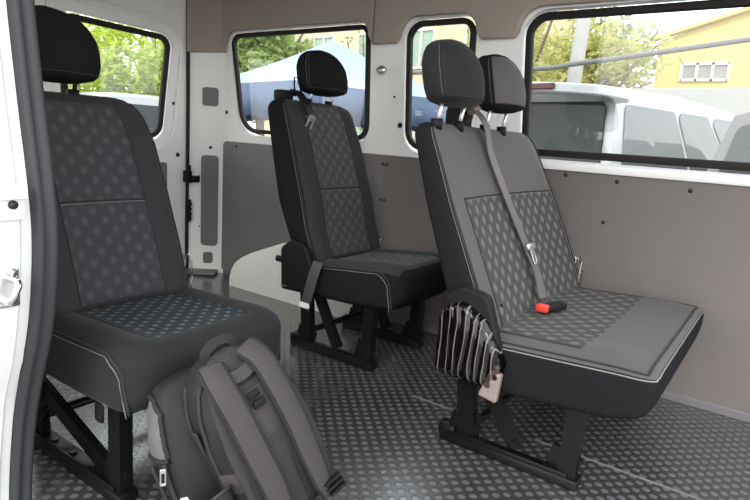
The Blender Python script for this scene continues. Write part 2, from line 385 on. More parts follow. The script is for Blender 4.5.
# wheel arch
bm = bmesh.new(); rings = []
prof = [(-2.68, 0), (-2.675, .06), (-2.66, .105), (-2.63, .15), (-2.58, .185), (-2.50, .225), (-2.40, .265), (-2.27, .315), (-2.15, .35), (-2.0, .378), (-1.87, .378), (-1.76, .345), (-1.69, .28), (-1.65, .20), (-1.64, .1), (-1.64, 0)]
def archring(y, k, dz=0): return [Vector((-2.33 + (x + 2.33) * k, y, z * k)) for x, z in prof]
for y, k in ((W + .01, 1.0), (2.32, 1.0), (2.295, .99), (2.275, .965), (2.268, .93)): rings.append([Vector((-2.15 + (x + 2.15) * (1 - (1 - k) * .8), y, z * (1 - (1 - k) * .8))) for x, z in prof])
V = loft(bm, rings)
struct(obj('trim_7', bm, M['cream'], angle=50), 'cream painted wheel arch cover behind the rear seat')

# rear corner pillar: diagonal column with three grey caps
p0 = Vector((-2.925, W)); p1 = Vector((XR + .005, 2.292)); dirv = (p1 - p0).normalized(); nin = Vector((-dirv.y, dirv.x));
if nin.x < 0: nin = -nin
PILL = (p1 - p0).length
mp = Matrix(((dirv.x, 0, nin.x, p0.x), (dirv.y, 0, nin.y, p0.y), (0, 1, 0, 0), (0, 0, 0, 1)))
wr = struct(plate('wall_rear', rquad([(0, 0), (PILL, 0), (PILL, TOP), (0, TOP)], 0), [], .05, M['white'], mp @ Matrix.Translation((0, 0, -.025)), (0, 0, 0)), 'white rear corner pillar beside the back door')
def on_pillar(name, u0, z0, u1, z1, r, th, m, up=0):
    return plate(name, rrect(u0, z0, u1, z1, r), [], th, m, mp @ Matrix.Translation((0, 0, th / 2 + up)), (0, 0, 0), wr, bev=min(.003, th * .3))
CU0, CU1 = .032, .134
on_pillar('cap', CU0 + .006, 1.052, CU1, 1.162, .018, .006, M['cap'])
on_pillar('cap', CU0, .178, CU1 + .004, .752, .025, .008, M['cap'])
on_pillar('cap', CU0 + .03, .062, CU1 - .012, .135, .016, .006, M['cap'])
on_pillar('pressing', CU0 + .01, 1.21, CU1 - .015, 1.30, .012, .004, M['white'])
for u, z in ((CU0 + .05, .80), (.145, .30), (.148, .62)):
    bm = bmesh.new(); c = mp @ Vector((u, z, 0)); tube(bm, [c - nin.to_3d() * .002, c + nin.to_3d() * .003], .010 if z > .7 else .005, 10); obj('screw_hole', bm, M['seam'], wr)
pl = plate('trim_8', [(-.004, ZB - .006), (PILL, ZB - .02), (PILL, TOP), (-.004, TOP)], [], .03, M['headliner'], mp @ Matrix.Translation((0, 0, .012)), (0, 0, 0), bev=.004)
struct(pl, 'beige upper trim on the rear corner pillar')
# rear door (closed): panel, window, seal, recessed pressing
YD0, YD1 = 1.476, 2.283
wd = rquad([(1.54, .835), (2.115, .835), (2.185, 1.432), (1.54, 1.447)], [.06, .10, .07, .07])
door = struct(plate('door_1', [(YD0, .0), (YD1, .0), (YD1 + .004, TOP), (YD0, TOP)], [scaled(wd, -.012)], .05, M['white'], YZ, (XR - .025, 0, 0)), 'white back door with a window')
wd2 = [(2.95 - y, z) for y, z in wd][::-1]
door2 = struct(plate('door_2', [(.52, .0), (1.470, .0), (1.470, TOP), (.52, TOP)], [scaled(wd2, -.012)], .05, M['white'], YZ, (XR - .025, 0, 0)), 'white back door on the right with a window')
window(6, wd2, YZ, (XR - .012, 0, 0), (-1, 0, 0), 'right back door window in black rubber gasket')
g = window(4, wd, YZ, (XR - .012, 0, 0), (-1, 0, 0), 'back door window in black rubber gasket')
plate('pressing', rrect(1.55, 1.53, 2.15, 1.80, .03), [scaled(rrect(1.55, 1.53, 2.15, 1.80, .03), .012)], .010, M['white'], YZ, (XR + .003, 0, 0), door, bev=.003)
plate('pressing', scaled(wd, -.085), [scaled(wd, -.062)], .014, M['white'], YZ, (XR + .003, 0, 0), door, bev=.005)
plate('cap', rrect(2.02, .30, 2.145, .70, .02), [], .012, M['cap'], YZ, (XR + .004, 0, 0), door, bev=.003)
for y, z, r in ((2.195, 1.05, .010), (2.225, .745, .014)):
    bm = bmesh.new(); tube(bm, [(XR + .003, y, z), (XR - .004, y, z)], r, 10); obj('screw_hole', bm, M['seam'], door)
bm = bmesh.new(); pts = smooth_pts([(XR + .008, 2.288, .02), (XR + .01, 2.285, .25), (XR + .01, 2.29, .7), (XR + .01, 2.292, 1.2), (XR + .01, 2.288, TOP)], 8)
tube(bm, pts, .011, 8, up=Vector((1, 0, 0))); obj('door_seal', bm, M['gasket'], door, smooth=True)
bm = bmesh.new(); box(bm, (XR + .03, 2.275, .615), (.05, .035, .075), .006); box(bm, (XR + .05, 2.31, .60), (.04, .06, .04), .006); box(bm, (XR + .025, 2.285, .66), (.03, .02, .05), .004)
box(bm, (XR + .02, 2.288, .40), (.035, .022, .14), .004)
for i in range(4): box(bm, (XR + .036, 2.288, .35 + i * .03), (.012, .03, .010), .002)
obj('door_check', bm, M['plastic'], door)
# dark recess behind pillar foot
bm = bmesh.new(); box(bm, (-3.0, 2.33, .012), (.20, .14, .02), .006, Matrix.Rotation(math.atan2(dirv.y, dirv.x), 3, 'Z')); struct(obj('trim_9', bm, M['cap']), 'dark sill strip at the foot of the rear pillar')

# ceiling
bm = bmesh.new(); box(bm, ((XR - .05 + .55) / 2, 1.55, TOP + .02), (.55 - XR + .05, 1.9, .04)); struct(obj('ceiling', bm, M['headliner']), 'beige van ceiling')

# right body side: rear edge of the sliding door opening (jamb) with seal
def jx(z):      # forward edge of the body side, follows the curved opening
    K = [(-0.313, -1.399), (0.048, -1.386), (0.149, -1.365), (0.233, -1.344), (0.325, -1.319), (0.401, -1.277), (0.485, -1.246), (0.586, -1.22), (0.72, -1.205), (0.821, -1.218), (0.947, -1.239), (1.115, -1.263), (1.325, -1.285), (1.95, -1.31)]
    for (a, xa), (b, xb) in zip(K, K[1:]):
        if a <= z <= b: return xa + (xb - xa) * (z - a) / (b - a)
    return K[-1][1]
bm = bmesh.new(); rings = []
for i in range(45):
    z = -.31 + 2.26 * i / 44; x = jx(z)
    rings.append([Vector((x - .30, .567, z)), Vector((x - .02, .567, z)), Vector((x - .004, .564, z)), Vector((x, .558, z)), Vector((x - .010, .530, z)), Vector((x - .010, .515, z)), Vector((x + .005, .505, z)), Vector((x + .008, .412, z)), Vector((x + .004, .402, z)), Vector((x - .02, .398, z)), Vector((x - .30, .398, z))])
loft(bm, rings)
wrt = struct(obj('wall_right', bm, M['jamb'], angle=40), 'white painted body pillar at the edge of the door opening')
bm = bmesh.new()
sp = smooth_pts([(jx(z) + .005, .554, z) for z in [-.31 + .113 * i for i in range(21)]], 4)
sec = [(-.022, -.012), (-.019, .005), (-.0125, .0125), (-.005, .008), (.0, .0035), (.006, .009), (.0135, .0135), (.021, .008), (.0227, -.012)]
sweep(bm, sp, sec, up=Vector((1, .0, 0)))
struct(obj('trim_10', bm, M['seal'], smooth=True), 'grey ribbed rubber seal along the edge of the door opening')
w5 = rquad([(-2.85, .90), (-1.95, .90), (-1.95, 1.48), (-2.85, 1.48)], .08)
struct(plate('wall_right_rear', [(XR, 0), (-1.45, 0), (-1.45, TOP), (XR, TOP)], [scaled(w5, -.012)], .05, M['white'], XZ, (0, .54, 0)), 'white right side wall behind the door opening')
window(5, w5, XZ, (0, .552, 0), (0, -1, 0), 'rear window of the right side in black rubber gasket')
# striker and catch on the jamb
xs = jx(.595)
bm = bmesh.new(); box(bm, (xs + .010, .480, .596), (.009, .046, .080), .005); obj('striker_plate', bm, M['bright'], wrt)
bm = bmesh.new(); tube(bm, smooth_pts([(xs + .008, .470, .573), (xs + .042, .473, .575), (xs + .049, .480, .594), (xs + .044, .487, .611), (xs + .008, .490, .612)], 5), .0068, 8); obj('striker', bm, M['chrome'], wrt, smooth=True)
for z in (.567, .626):
    bm = bmesh.new(); tube(bm, [(xs + .010, .489, z), (xs + .019, .489, z)], .009, 12); obj('screw', bm, M['bright'], wrt, smooth=True)
xs = jx(.77)
bm = bmesh.new(); box(bm, (xs + .020, .475, .785), (.029, .080, .030), .005); box(bm, (xs + .013, .475, .758), (.015, .076, .038), .003); box(bm, (xs + .018, .466, .737), (.022, .084, .012), .004); obj('guide_block', bm, M['jamb'], wrt, angle=40)
bm = bmesh.new(); tube(bm, [(xs + .017, .491, .760), (xs + .025, .491, .760)], .0085, 12); obj('screw', bm, M['screw'], wrt, smooth=True)

# ------------------------------------------------------------------ seats
def sq(c, s, ex): return (math.copysign(abs(c) ** (2 / ex), c), math.copysign(abs(s) ** (2 / ex), s))
def interp(K, z):
    if z <= K[0][0]: return K[0][1:]
    for a, b in zip(K, K[1:]):
        if z <= b[0]:
            t = (z - a[0]) / (b[0] - a[0]); t = t
            return tuple(p + (q - p) * t for p, q in zip(a[1:], b[1:]))
    return K[-1][1:]
NR = 64
def ring_param(j, ex):
    a = 2 * PI * (j + .5) / NR
    return sq(math.cos(a), math.sin(a), ex)
def backrest(parent, K, ztop, zbot, divider=None, pat=None, mats=None, bol=.016, rtop=.05, seam_z=None, pat_u=.60, ex=5.0, sides=None):
    """K: rows (z, x_rear, x_front, y_left_edge, y_right_edge)  (y0 < y1)"""
    rows = []; n = 30
    zs = [zbot + (ztop - zbot) * (1 - (1 - i / n) ** 1.35) for i in range(n + 1)]
    rings = []; info = []
    for z in zs:
        xr, xf, y0, y1 = interp(K, z); yc = (y0 + y1) / 2; hw = (y1 - y0) / 2; th = (xf - xr) / 2; xc = (xr + xf) / 2
        d = ztop - z
        if d < rtop:
            k = 1 - d / rtop; e = 1 - math.sqrt(max(0, 1 - k * k)); hw -= e * rtop * .9; th = th * (1 - .75 * e)
        d = z - zbot
        if d < .03: k = 1 - d / .03; e = 1 - math.sqrt(max(0, 1 - k * k)); hw -= e * .02; th -= e * .02
        r = []; inf = []
        fade = min(1, (ztop - z) / .12)
        for j in range(NR):
            c, s = ring_param(j, ex); x = xc + th * s; y = yc + hw * c
            if s > 0:
                u = c
                b = math.exp(-((abs(u) - .80) / .13) ** 2) * bol * fade
                b -= .010 * fade * max(0, 1 - (abs(u) / .6) ** 4)
                if divider is not None: b -= .008 * fade * math.exp(-((y - divider) / .010) ** 2)
                x += b * min(1, s * 1.4)
            r.append(Vector((x, y, z))); inf.append((c, s, y))
        rings.append(r); info.append(inf)
    def mfn(i, j):
        c, s, y = info[i][j]; c2 = info[i][(j + 1) % NR][0]; z = zs[i]
        if s > .72 and abs((c + c2) / 2) < .94:
            if pat and pat[0] < z < pat[1] and abs((c + c2) / 2) < pat_u: return 1
            return 2
        return 0
    bm = bmesh.new(); loft(bm, rings, mfn, lambda i, j: (rings[i][j].y, zs[i] * 1.04))
    o = obj('backrest', bm, mats, parent, smooth=True)
    # stitched seams at the two front edges
    jr = [j for j in range(NR) if info[5][j][1] > 0]
    for sgn in (-1, 1):
        j = min(jr, key=lambda q: abs(info[5][q][0] - sgn * .955)); 
        for off, m_, nm in ((0, M['seam'], 'piping'), (1 if sgn < 0 else -1, M['stitch'], 'stitching')):
            jj = (j + (off if sgn < 0 else off)) % NR
            # move towards the centre of the ring for the piping, outwards for the stitches
            bm = bmesh.new(); tube(bm, [rings[i][jj] + Vector((.0015, 0, 0)) for i in range(2, n - 1)], .0035 if nm == 'piping' else .0011, 6); obj(nm, bm, m_, o, smooth=True)
    if seam_z:
        i = min(range(n + 1), key=lambda q: abs(zs[q] - seam_z)); js = [j for j in range(NR) if info[i][j][1] > .5 and abs(info[i][j][0]) < pat_u * 1.02]
        bm = bmesh.new(); tube(bm, [rings[i][j] + Vector((.001, 0, 0)) for j in js], .0032, 6); obj('seam', bm, M['seam'], o, smooth=True)
        bm = bmesh.new(); tube(bm, [rings[i][j] + Vector((.002, 0, -.006)) for j in js], .0015, 6); obj('stitching', bm, M['stitch'], o, smooth=True)
    if pat:
        js = [j for j in range(NR) if info[5][j][1] > .5]
        for sgn in (-1, 1):
            j = min(js, key=lambda q: abs(info[5][q][0] - sgn * pat_u))
            bm = bmesh.new(); tube(bm, [rings[i][j] + Vector((.001, 0, 0)) for i in range(1, n - 1) if pat[0] - .02 < zs[i] < pat[1] + .02], .0022, 6); obj('seam', bm, M['seam'], o, smooth=True)
    return o
def cushion(parent, K, y0, y1, mats, pat=None, pat_u=.62, bol=.012, rc=.07, ex=5.5, rear_x=-.50, drop=False, fr=.075, td=.045):
    """K: rows (x, z_bottom, z_top); front edge at x = 0"""
    n = 30; xs = [rear_x * (1 - i / n) ** 1.3 for i in range(n + 1)]
    yc = (y0 + y1) / 2; W2 = (y1 - y0) / 2; rings = []; info = []
    for x in xs:
        zb, zt = interp(K, x); hw = W2; d = -x
        if d < rc: k = 1 - d / rc; e = 1 - math.sqrt(max(0, 1 - k * k)); hw -= e * rc
        if d < fr: k = 1 - d / fr; e = 1 - math.sqrt(max(0, 1 - k * k)); zt -= e * td; zb += e * .06
        zc = (zb + zt) / 2; h = (zt - zb) / 2; r = []; inf = []
        fade = min(1, d / .10)
        for j in range(NR):
            c, s = ring_param(j, ex); y = yc + hw * c; z = zc + h * s
            if s > 0: z += (bol * math.exp(-((abs(c) - .80) / .14) ** 2) - .008 * max(0, 1 - (abs(c) / .65) ** 4)) * fade * min(1, s * 1.4)
            r.append(Vector((x, y, z))); inf.append((c, s))
        rings.append(r); info.append(inf)
    def mfn(i, j):
        c, s = info[i][j]; c2 = (c + info[i][(j + 1) % NR][0]) / 2
        if s > .72 and abs(c2) < (.955 if drop else .985) and xs[i] < (-.03 if drop else -.008):
            return 1 if pat and pat[0] < xs[i] < pat[1] and abs(c2) < pat_u else 2
        return 0
    bm = bmesh.new(); loft(bm, rings, mfn, lambda i, j: (rings[i][j].y, xs[i]))
    o = obj('seat_cushion', bm, mats, parent, smooth=True)
    js = [j for j in range(NR) if info[5][j][1] > 0]
    jl = min(js, key=lambda q: abs(info[5][q][0] + .965)); jr = min(js, key=lambda q: abs(info[5][q][0] - .965))
    path = [rings[i][jl] for i in range(2, n - 2)]
    ii = n - 3; mid = [rings[ii][j] for j in (range(jl - 1, jr, -1) if jl > jr else range(jl + 1, jr))]
    path = path + mid + [rings[i][jr] for i in range(n - 3, 1, -1)]
    paths = [path]
    if drop:       # seam turns down the front corner on each side instead of running round the front
        it = min(range(n), key=lambda q: abs(xs[q] + .045)); paths = []
        for jc, dr in ((jl, 1), (jr, -1)):
            dn = []; yo = rings[it][jc].y; zr = rings[it][jc].z; xt = xs[it]; ia = min(range(n), key=lambda q: abs(xs[q] + .105)); R_ = .055
            top = [rings[i][jc] for i in range(2, ia + 1)]; pa = top[-1]
            def on_side(x, z):
                k_ = max(0, 1 + x / rc); hw_ = W2 - (1 - math.sqrt(max(0, 1 - k_ * k_))) * rc
                return Vector((x, yc + (-1 if yo < yc else 1) * (hw_ * .997), z))
            for q in range(1, 9):
                a_ = q / 8 * PI / 2; e_ = on_side(pa.x + R_ * math.sin(a_), pa.z - .002 - R_ * (1 - math.cos(a_))); e_.y = pa.y + (e_.y - pa.y) * min(1, q / 3); dn.append(e_)
            zl = interp(K, xt)[0] + .012; p_ = dn[-1]
            for q in range(1, 6): dn.append(on_side(p_.x + .012 * q / 5, p_.z + (zl - p_.z) * q / 5))
            paths.append(top + dn)
    for path in paths:
        bm = bmesh.new(); tube(bm, [p + Vector((0, 0, .001)) for p in path], .0034, 6); obj('piping', bm, M['seam'], o, smooth=True)
        if not drop:
            mid2 = [rings[n - 1][j] for j in (range(jl - 1, jr, -1) if jl > jr else range(jl + 1, jr))]
            sl, sr = (min((j for j in range(NR) if info[5][j][0] * g > 0 and info[5][j][1] > 0), key=lambda q: abs(info[5][q][1] - .72)) for g in (-1, 1))
            p2 = [rings[i][sl] + Vector((0, -.001, 0)) for i in range(2, n)] + [p + Vector((.003, 0, -.002)) for p in mid2] + [rings[i][sr] + Vector((0, .001, 0)) for i in range(n - 1, 1, -1)]
            bm2 = bmesh.new(); tube(bm2, p2, .0022, 6); obj('stitching', bm2, M['stitch_light'], o, smooth=True)
            continue
        def so_(p): return Vector((-.008 if drop else .002, -.003 if p.y < yc else .003, -.008)) if drop or abs(p.y - yc) > W2 * .9 else Vector((.003, 0, -.009))
        bm = bmesh.new(); tube(bm, [p + so_(p) for p in path], .0018, 6); obj('stitching', bm, M['stitch'], o, smooth=True)
    if pat:
        js2 = [j for j in js if abs(info[5][j][0]) < pat_u and info[5][j][1] > .5]
        ja = min(js, key=lambda q: abs(info[5][q][0] + pat_u)); jb = min(js, key=lambda q: abs(info[5][q][0] - pat_u))
        for jx_ in (ja, jb):
            bm = bmesh.new(); tube(bm, [rings[i][jx_] + Vector((0, 0, .001)) for i in range(2, n) if pat[0] < xs[i] < pat[1] + .02], .002, 6); obj('seam', bm, M['seam'], o, smooth=True)
    return o
def headrest(parent, x, y, z0, h, hw, hd, tilt, posts, mat_f, post_mat, zpost, name='headrest', px=None, dpost=.07):
    prof = [(0, .55), (.02, .78), (.08, .91), (.22, .985), (.40, 1.0), (.58, .97), (.74, .86), (.86, .71), (.94, .52), (.985, .32), (1.0, .15)]
    rings = []; info = []
    pr = [interp([(a, b) for a, b in prof], t / 22) for t in range(23)]
    for t in range(23):
        f = t / 22; k = pr[t][0]; kd = min(1, k * 1.04) ** .9 if f > .5 else (k ** 1.0)
        r = []
        for j in range(40):
            a = 2 * PI * j / 40; c, s = sq(math.cos(a), math.sin(a), 2.7)
            r.append(Vector((hd * kd * s - .030 * f * f + .012 * (1 - abs(c) ** 2) * (1 if s > 0 else 0), hw * k * c, h * f)))
        rings.append(r)
    rot = Matrix.Rotation(tilt, 4, 'Y'); T = Matrix.Translation((x, y, z0)) @ rot
    rings = [[T @ p for p in r] for r in rings]
    bm = bmesh.new()
    def mfn(i, j): return 1 if 3 <= j < 17 and 1 < i < 20 else 0
    loft(bm, rings, mfn); o = obj(name, bm, mat_f, parent, smooth=True)
    for jj in (3, 17):
        bm = bmesh.new(); tube(bm, [rings[i][jj] for i in range(2, 20)], .0022, 6); obj('seam', bm, M['seam'], o, smooth=True)
    for jj in (2, 18):
        bm = bmesh.new(); tube(bm, [rings[i][jj] for i in range(2, 20)], .0007, 6); obj('stitching', bm, M['stitch'], o, smooth=True)
    bm = bmesh.new(); tube(bm, [rings[2][j] + Vector((.001, 0, 0)) for j in range(3, 18)], .0018, 6); obj('seam', bm, M['seam'], o, smooth=True)
    for s in (-1, 1):
        bm = bmesh.new(); tube(bm, [T @ Vector((0, s * dpost, .03)), Vector(((px if px is not None else x - .01), y + s * dpost, zpost - .03))], .0065, 10, up=Vector((1, 0, 0))); obj('post', bm, post_mat, o, smooth=True)
        bm = bmesh.new(); q = (px if px is not None else x - .01); tube(bm, [Vector((q, y + s * dpost, zpost - .02)), Vector((q, y + s * dpost, zpost + .012))], .018, 12, up=Vector((1, 0, 0))); obj('post_sleeve', bm, M['plastic'], o, smooth=True)
    return o
def ribbon(name, pts, w, th, m, parent, ups, k=6):
    P = smooth_pts(pts, k); U = []
    for i in range(len(ups) - 1):
        for s in range(k): U.append(Vector(ups[i]).lerp(Vector(ups[i + 1]), s / k).normalized())
    U.append(Vector(ups[-1]).normalized())
    bm = bmesh.new(); sweep(bm, P, rrect_sec(w, th), ups=U); return obj(name, bm, m, parent, smooth=False, angle=40)
def frame(parent, ys, diag, legw=.05, x0=-.60, x1=-.165, ztop=.27):
    """black steel floor frame: per side a floor rail, two posts and a brace"""
    for y in ys:
        bm = bmesh.new(); box(bm, ((x0 + x1) / 2, y, .016), (x1 - x0, .055, .030), .005)
        box(bm, ((x0 + x1) / 2, y - .021, .036), (x1 - x0 - .06, .008, .014), .002); box(bm, (x0 + .02, y, .035), (.06, .05, .045), .012)
        for i in range(4): tube(bm, [(x0 + .06 + i * .10, y, .03), (x0 + .06 + i * .10, y, .038)], .011, 8, up=Vector((1, 0, 0)))
        obj('floor_rail', bm, M['steel'], parent, angle=40)
        bm = bmesh.new(); sweep(bm, [Vector((x1 - .035, y, .02)), Vector((x1 - .03, y, ztop))], rect(.05, .035), up=Vector((0, 1, 0))); sweep(bm, [Vector((x1 - .06, y, .02)), Vector((x1 - .04, y, .10))], rect(.09, .012), up=Vector((0, 1, 0)))
        obj('leg', bm, M['steel'], parent, angle=40)
        bm = bmesh.new(); sweep(bm, [Vector((x0 + .085, y, .02)), Vector((x0 + .06, y, ztop + .02))], rect(.055, .030), up=Vector((0, 1, 0))); sweep(bm, [Vector((x0 + .06, y, .01)), Vector((x0 + .08, y, .09))], rect(.10, .012), up=Vector((0, 1, 0)))
        obj('leg', bm, M['steel'], parent, angle=40)
        bm = bmesh.new(); a, b = diag; sweep(bm, [Vector((a[0], y + .012, a[1])), Vector((b[0], y + .012, b[1]))], rect(.045, .022), up=Vector((0, 1, 0)))
        tube(bm, [(b[0], y - .012, b[1] + .012), (b[0], y + .03, b[1] + .012)], .013, 8, up=Vector((1, 0, 0))); obj('brace', bm, M['steel'], parent, angle=40)
    for x in (x1 - .03, x0 + .07):
        bm = bmesh.new(); sweep(bm, [Vector((x, ys[0], ztop - .02)), Vector((x, ys[-1], ztop - .02))], rect(.045, .035)); obj('cross_bar', bm, M['steel'], parent, angle=40)
    bm = bmesh.new(); tube(bm, [(x0 + .12, ys[0], .10), (x0 + .12, ys[-1], .10)], .014, 10); obj('cross_bar', bm, M['steel'], parent, angle=40)
def side_cover(parent, x, y, z0, z1, m=None, ear=True, th=.035, w=.12):
    out = rquad([(x - w, z0), (x + .03, z0 + .005), (x + .06, z0 + .10), (x + .01, z1), (x - .07, z1 + .015), (x - w - .01, z1 - .03)], [.015, .02, .03, .035, .03, .03])
    o = plate('side_cover', out, [], th, m or M['plastic'], XZ, (0, y, 0), parent, bev=.010)
    return o
def crumple(bm, c, rx, ry, rz, seed, n=60, jag=.35):
    rnd = random.Random(seed); r = bmesh.ops.create_icosphere(bm, subdivisions=3, radius=1)
    for v in r['verts']:
        d = v.co.normalized(); k = 1 + jag * (math.sin(d.x * 9 + seed) * math.sin(d.y * 8 + 1.3 * seed) * math.sin(d.z * 7 + seed * .7)) + rnd.uniform(-.07, .07)
        v.co = Vector((c[0] + d.x * rx * k, c[1] + d.y * ry * k, c[2] + d.z * rz * k))

XS = -1.135          # front edge of the two single seats
FAB = [M['fabric_dark'], M['dots'], M['fabric']]
# --- rear single seat by the wheel arch (origin at floor under front edge, near side)
seat2 = empty('passenger_seat', (XS, 2.01, 0))
tag(seat2, 'single charcoal passenger seat in front of the cream wheel arch, strap buckle on its shoulder', 'seat', 'single passenger seats')
K2 = [(.38, -.545, -.40, -.23, .25), (.54, -.615, -.455, -.24, .255), (.64, -.665, -.475, -.242, .255), (.86, -.715, -.545, -.242, .24), (1.06, -.76, -.62, -.235, .215)]
backrest(seat2, K2, 1.065, .385, pat=(.40, 1.045), mats=[M['fabric_dark'], M['dots_lit'], M['fabric_mid']], seam_z=.70, pat_u=.56, rtop=.055)
cushion(seat2, [(-.50, .240, .400), (-.25, .247, .428), (-.07, .262, .446), (0, .285, .446)], -.225, .25, [M['fabric_dark'], M['dots_lit'], M['fabric_mid']], pat=(-.48, -.06), rc=.075, drop=True)
headrest(seat2, -.635, .022, 1.098, .195, .142, .062, -.10, True, [M['fabric_dark'], M['fabric_dark']], M['bright'], 1.065, px=-.665)
frame(seat2, (-.175, .19), ((-.46, .27), (-.33, .04)), x0=-.57, x1=-.13)
side_cover(seat2, -.465, -.243, .265, .475)
bm = bmesh.new(); tube(bm, smooth_pts([(-.56, -.245, .385), (-.585, -.25, .392), (-.615, -.255, .394)], 4), .014, 8); obj('recline_lever', bm, M['plastic'], seat2, smooth=True)
bm = bmesh.new(); box(bm, (-.565, -.262, .285), (.03, .002, .005)); obj('label_tag', bm, M['stitch'], seat2)
sb = ribbon('seat_belt', [(-.39, -.245, .415), (-.395, -.262, .37), (-.415, -.266, .29), (-.455, -.245, .205)], .05, .006, M['belt_dark'], seat2, [(0, -1, .2), (0, -1, .1), (0, -1, 0), (0, -1, -.1)])
bm = bmesh.new(); box(bm, (-.445, -.258, .222), (.05, .01, .022), .002); obj('label_tag', bm, M['tag'], sb)
# shoulder buckle
sb = ribbon('seat_belt', [(-.72, -.10, 1.09), (-.66, -.125, 1.10), (-.60, -.13, 1.05), (-.585, -.118, 1.01)], .045, .010, M['plastic'], seat2, [(.3, 0, 1), (.5, 0, 1), (1, 0, .6), (1, 0, .3)])
bm = bmesh.new(); box(bm, (-.70, -.165, 1.08), (.06, .07, .045), .012); obj('belt_guide', bm, M['plastic'], seat2, angle=40)
bm = bmesh.new(); tube(bm, [Vector((-.645, -.115, 1.10)), Vector((-.65, -.13, 1.155)), Vector((-.65, -.155, 1.155)), Vector((-.645, -.155, 1.10))], .004, 6); obj('belt_loop', bm, M['plastic'], sb, smooth=True)
tg = plate_mesh(rrect(-.021, -.078, .021, .0, .009), [rrect(-.011, -.066, .011, -.024, .005)], .004, .001); tg.transform(Matrix.Translation((-.572, -.113, 1.00)) @ Matrix.Rotation(.25, 4, 'Y') @ Matrix.Rotation(-.25, 4, 'X') @ YZ)
link('belt_tongue', tg, M['bright'], sb)
bm = bmesh.new(); crumple(bm, (-.475, .268, .43), .028, .018, .06, 3); obj('plastic_wrap', bm, M['film_white'], seat2)

# --- front single seat behind the backpack
seat1 = empty('passenger_seat', (XS, .93, 0))
tag(seat1, 'nearest single charcoal passenger seat, behind the backpack, with blue-grey dotted cushion', 'seat', 'single passenger seats')
K1 = [(.38, -.56, -.415, -.225, .250), (.54, -.615, -.47, -.225, .25), (.70, -.66, -.53, -.225, .245), (.86, -.705, -.59, -.225, .235), (1.0, -.745, -.65, -.21, .205)]
backrest(seat1, K1, 1.00, .385, pat=(.40, .96), mats=[M['fabric_dark'], M['dots_dim'], M['fabric_mid']], seam_z=.69, pat_u=.56, rtop=.07)
cushion(seat1, [(-.50, .225, .395), (-.25, .225, .405), (-.07, .235, .412), (0, .25, .412)], -.24, .29, [M['fabric'], M['dots_blue'], M['fabric']], pat=(-.47, -.10), rc=.095, pat_u=.56, drop=True)
headrest(seat1, -.665, -.062, 1.03, .21, .140, .066, -.10, True, [M['fabric_dark'], M['fabric_dark']], M['plastic'], 1.0, px=-.69)
frame(seat1, (-.205, .19), ((-.53, .17), (-.15, .04)), x1=-.07)
bm = bmesh.new(); crumple(bm, (-.475, .262, .44), .026, .014, .07, 5); obj('plastic_wrap', bm, M['film_white'], seat1)
bm = bmesh.new(); box(bm, (-.49, -.245, .32), (.09, .02, .13), .01); obj('side_cover', bm, M['plastic'], seat1, angle=40)
bm = bmesh.new(); box(bm, (-.14, -.236, .232), (.035, .012, .05), .008); obj('seat_clip', bm, M['plastic'], seat1, angle=40)

# --- double bench
BX = -.19
bench = empty('bench_seat', (BX, 1.94, 0))
tag(bench, 'double charcoal bench seat with two headrests and a belt across its backrest', 'seat')
KB = [(.36, -.585, -.44, -.43, .47), (.474, -.612, -.485, -.44, .475), (.60, -.655, -.54, -.445, .47), (.755, -.706, -.608, -.452, .445), (.95, -.765, -.69, -.448, .385), (.99, -.775, -.705, -.44, .365)]
backrest(bench, KB, .985, .375, divider=-.005, pat=(.40, .765), mats=[M['fabric_dark'], M['dots'], M['fabric_lit']], seam_z=.765, pat_u=.80, rtop=.05, bol=.010, ex=6.5)
cushion(bench, [(-.50, .222, .392), (-.25, .235, .405), (-.10, .25, .412), (0, .285, .410)], -.46, .43, [M['fabric_dark'], M['dots'], M['fabric_lit']], pat=(-.48, -.21), pat_u=.86, bol=.006, rc=.045, ex=8, fr=.04, td=.016)
headrest(bench, -.695, -.312, 1.04, .197, .136, .062, -.10, True, [M['fabric'], M['fabric']], M['bright'], .985, px=-.715)
headrest(bench, -.695, .022, 1.045, .197, .140, .062, -.10, True, [M['fabric_dark'], M['fabric_lit']], M['bright'], .985, px=-.715)  # front face gets the lighter cloth in place of light falling on it
frame(bench, (-.375, .33), ((-.49, .24), (-.36, .05)), x0=-.60, x1=-.165)
sc = side_cover(bench, -.455, -.470, .27, .52)
# film-wrapped recliner cover
bm = bmesh.new()
out = rquad([(-.585, .265), (-.39, .262), (-.375, .34), (-.44, .455), (-.515, .495), (-.58, .46)], [.02, .03, .05, .05, .04, .03], 4)
rr_ = []
for y, k in ((-.515, .86), (-.508, .96), (-.49, 1.0), (-.465, .98), (-.455, .9)):
    rr_.append([Vector((-.51 + (x + .51) * k * (1 + .006 * math.sin(i * 2.1 + y * 200)), y + .004 * math.sin(i * 1.7), .38 + (z - .38) * k * (1 + .006 * math.sin(i * 1.3)))) for i, (x, z) in enumerate(out)])
loft(bm, rr_); fw = obj('plastic_wrap', bm, M['film'], sc, smooth=True); fw['label'] = 'wrinkled clear plastic film over the recliner cover'
# beige buckle hanging below
bb = plate_mesh(rquad([(-.028, -.05), (.028, -.05), (.020, .035), (-.014, .035)], .006), [rrect(-.008, .012, .010, .026, .004)], .022, .004)
bb.transform(Matrix.Translation((-.40, -.50, .285)) @ Matrix.Rotation(.18, 4, 'Y') @ XZ); o = link('belt_buckle', bb, M['beige'], bench); o['label'] = 'beige plastic belt buckle hanging at the near side'
sb = ribbon('buckle_strap', [(-.46, -.478, .36), (-.43, -.49, .345), (-.402, -.50, .32)], .035, .008, M['plastic'], bench, [(0, -1, .2), (0, -1, .2), (0, -1, 0)])
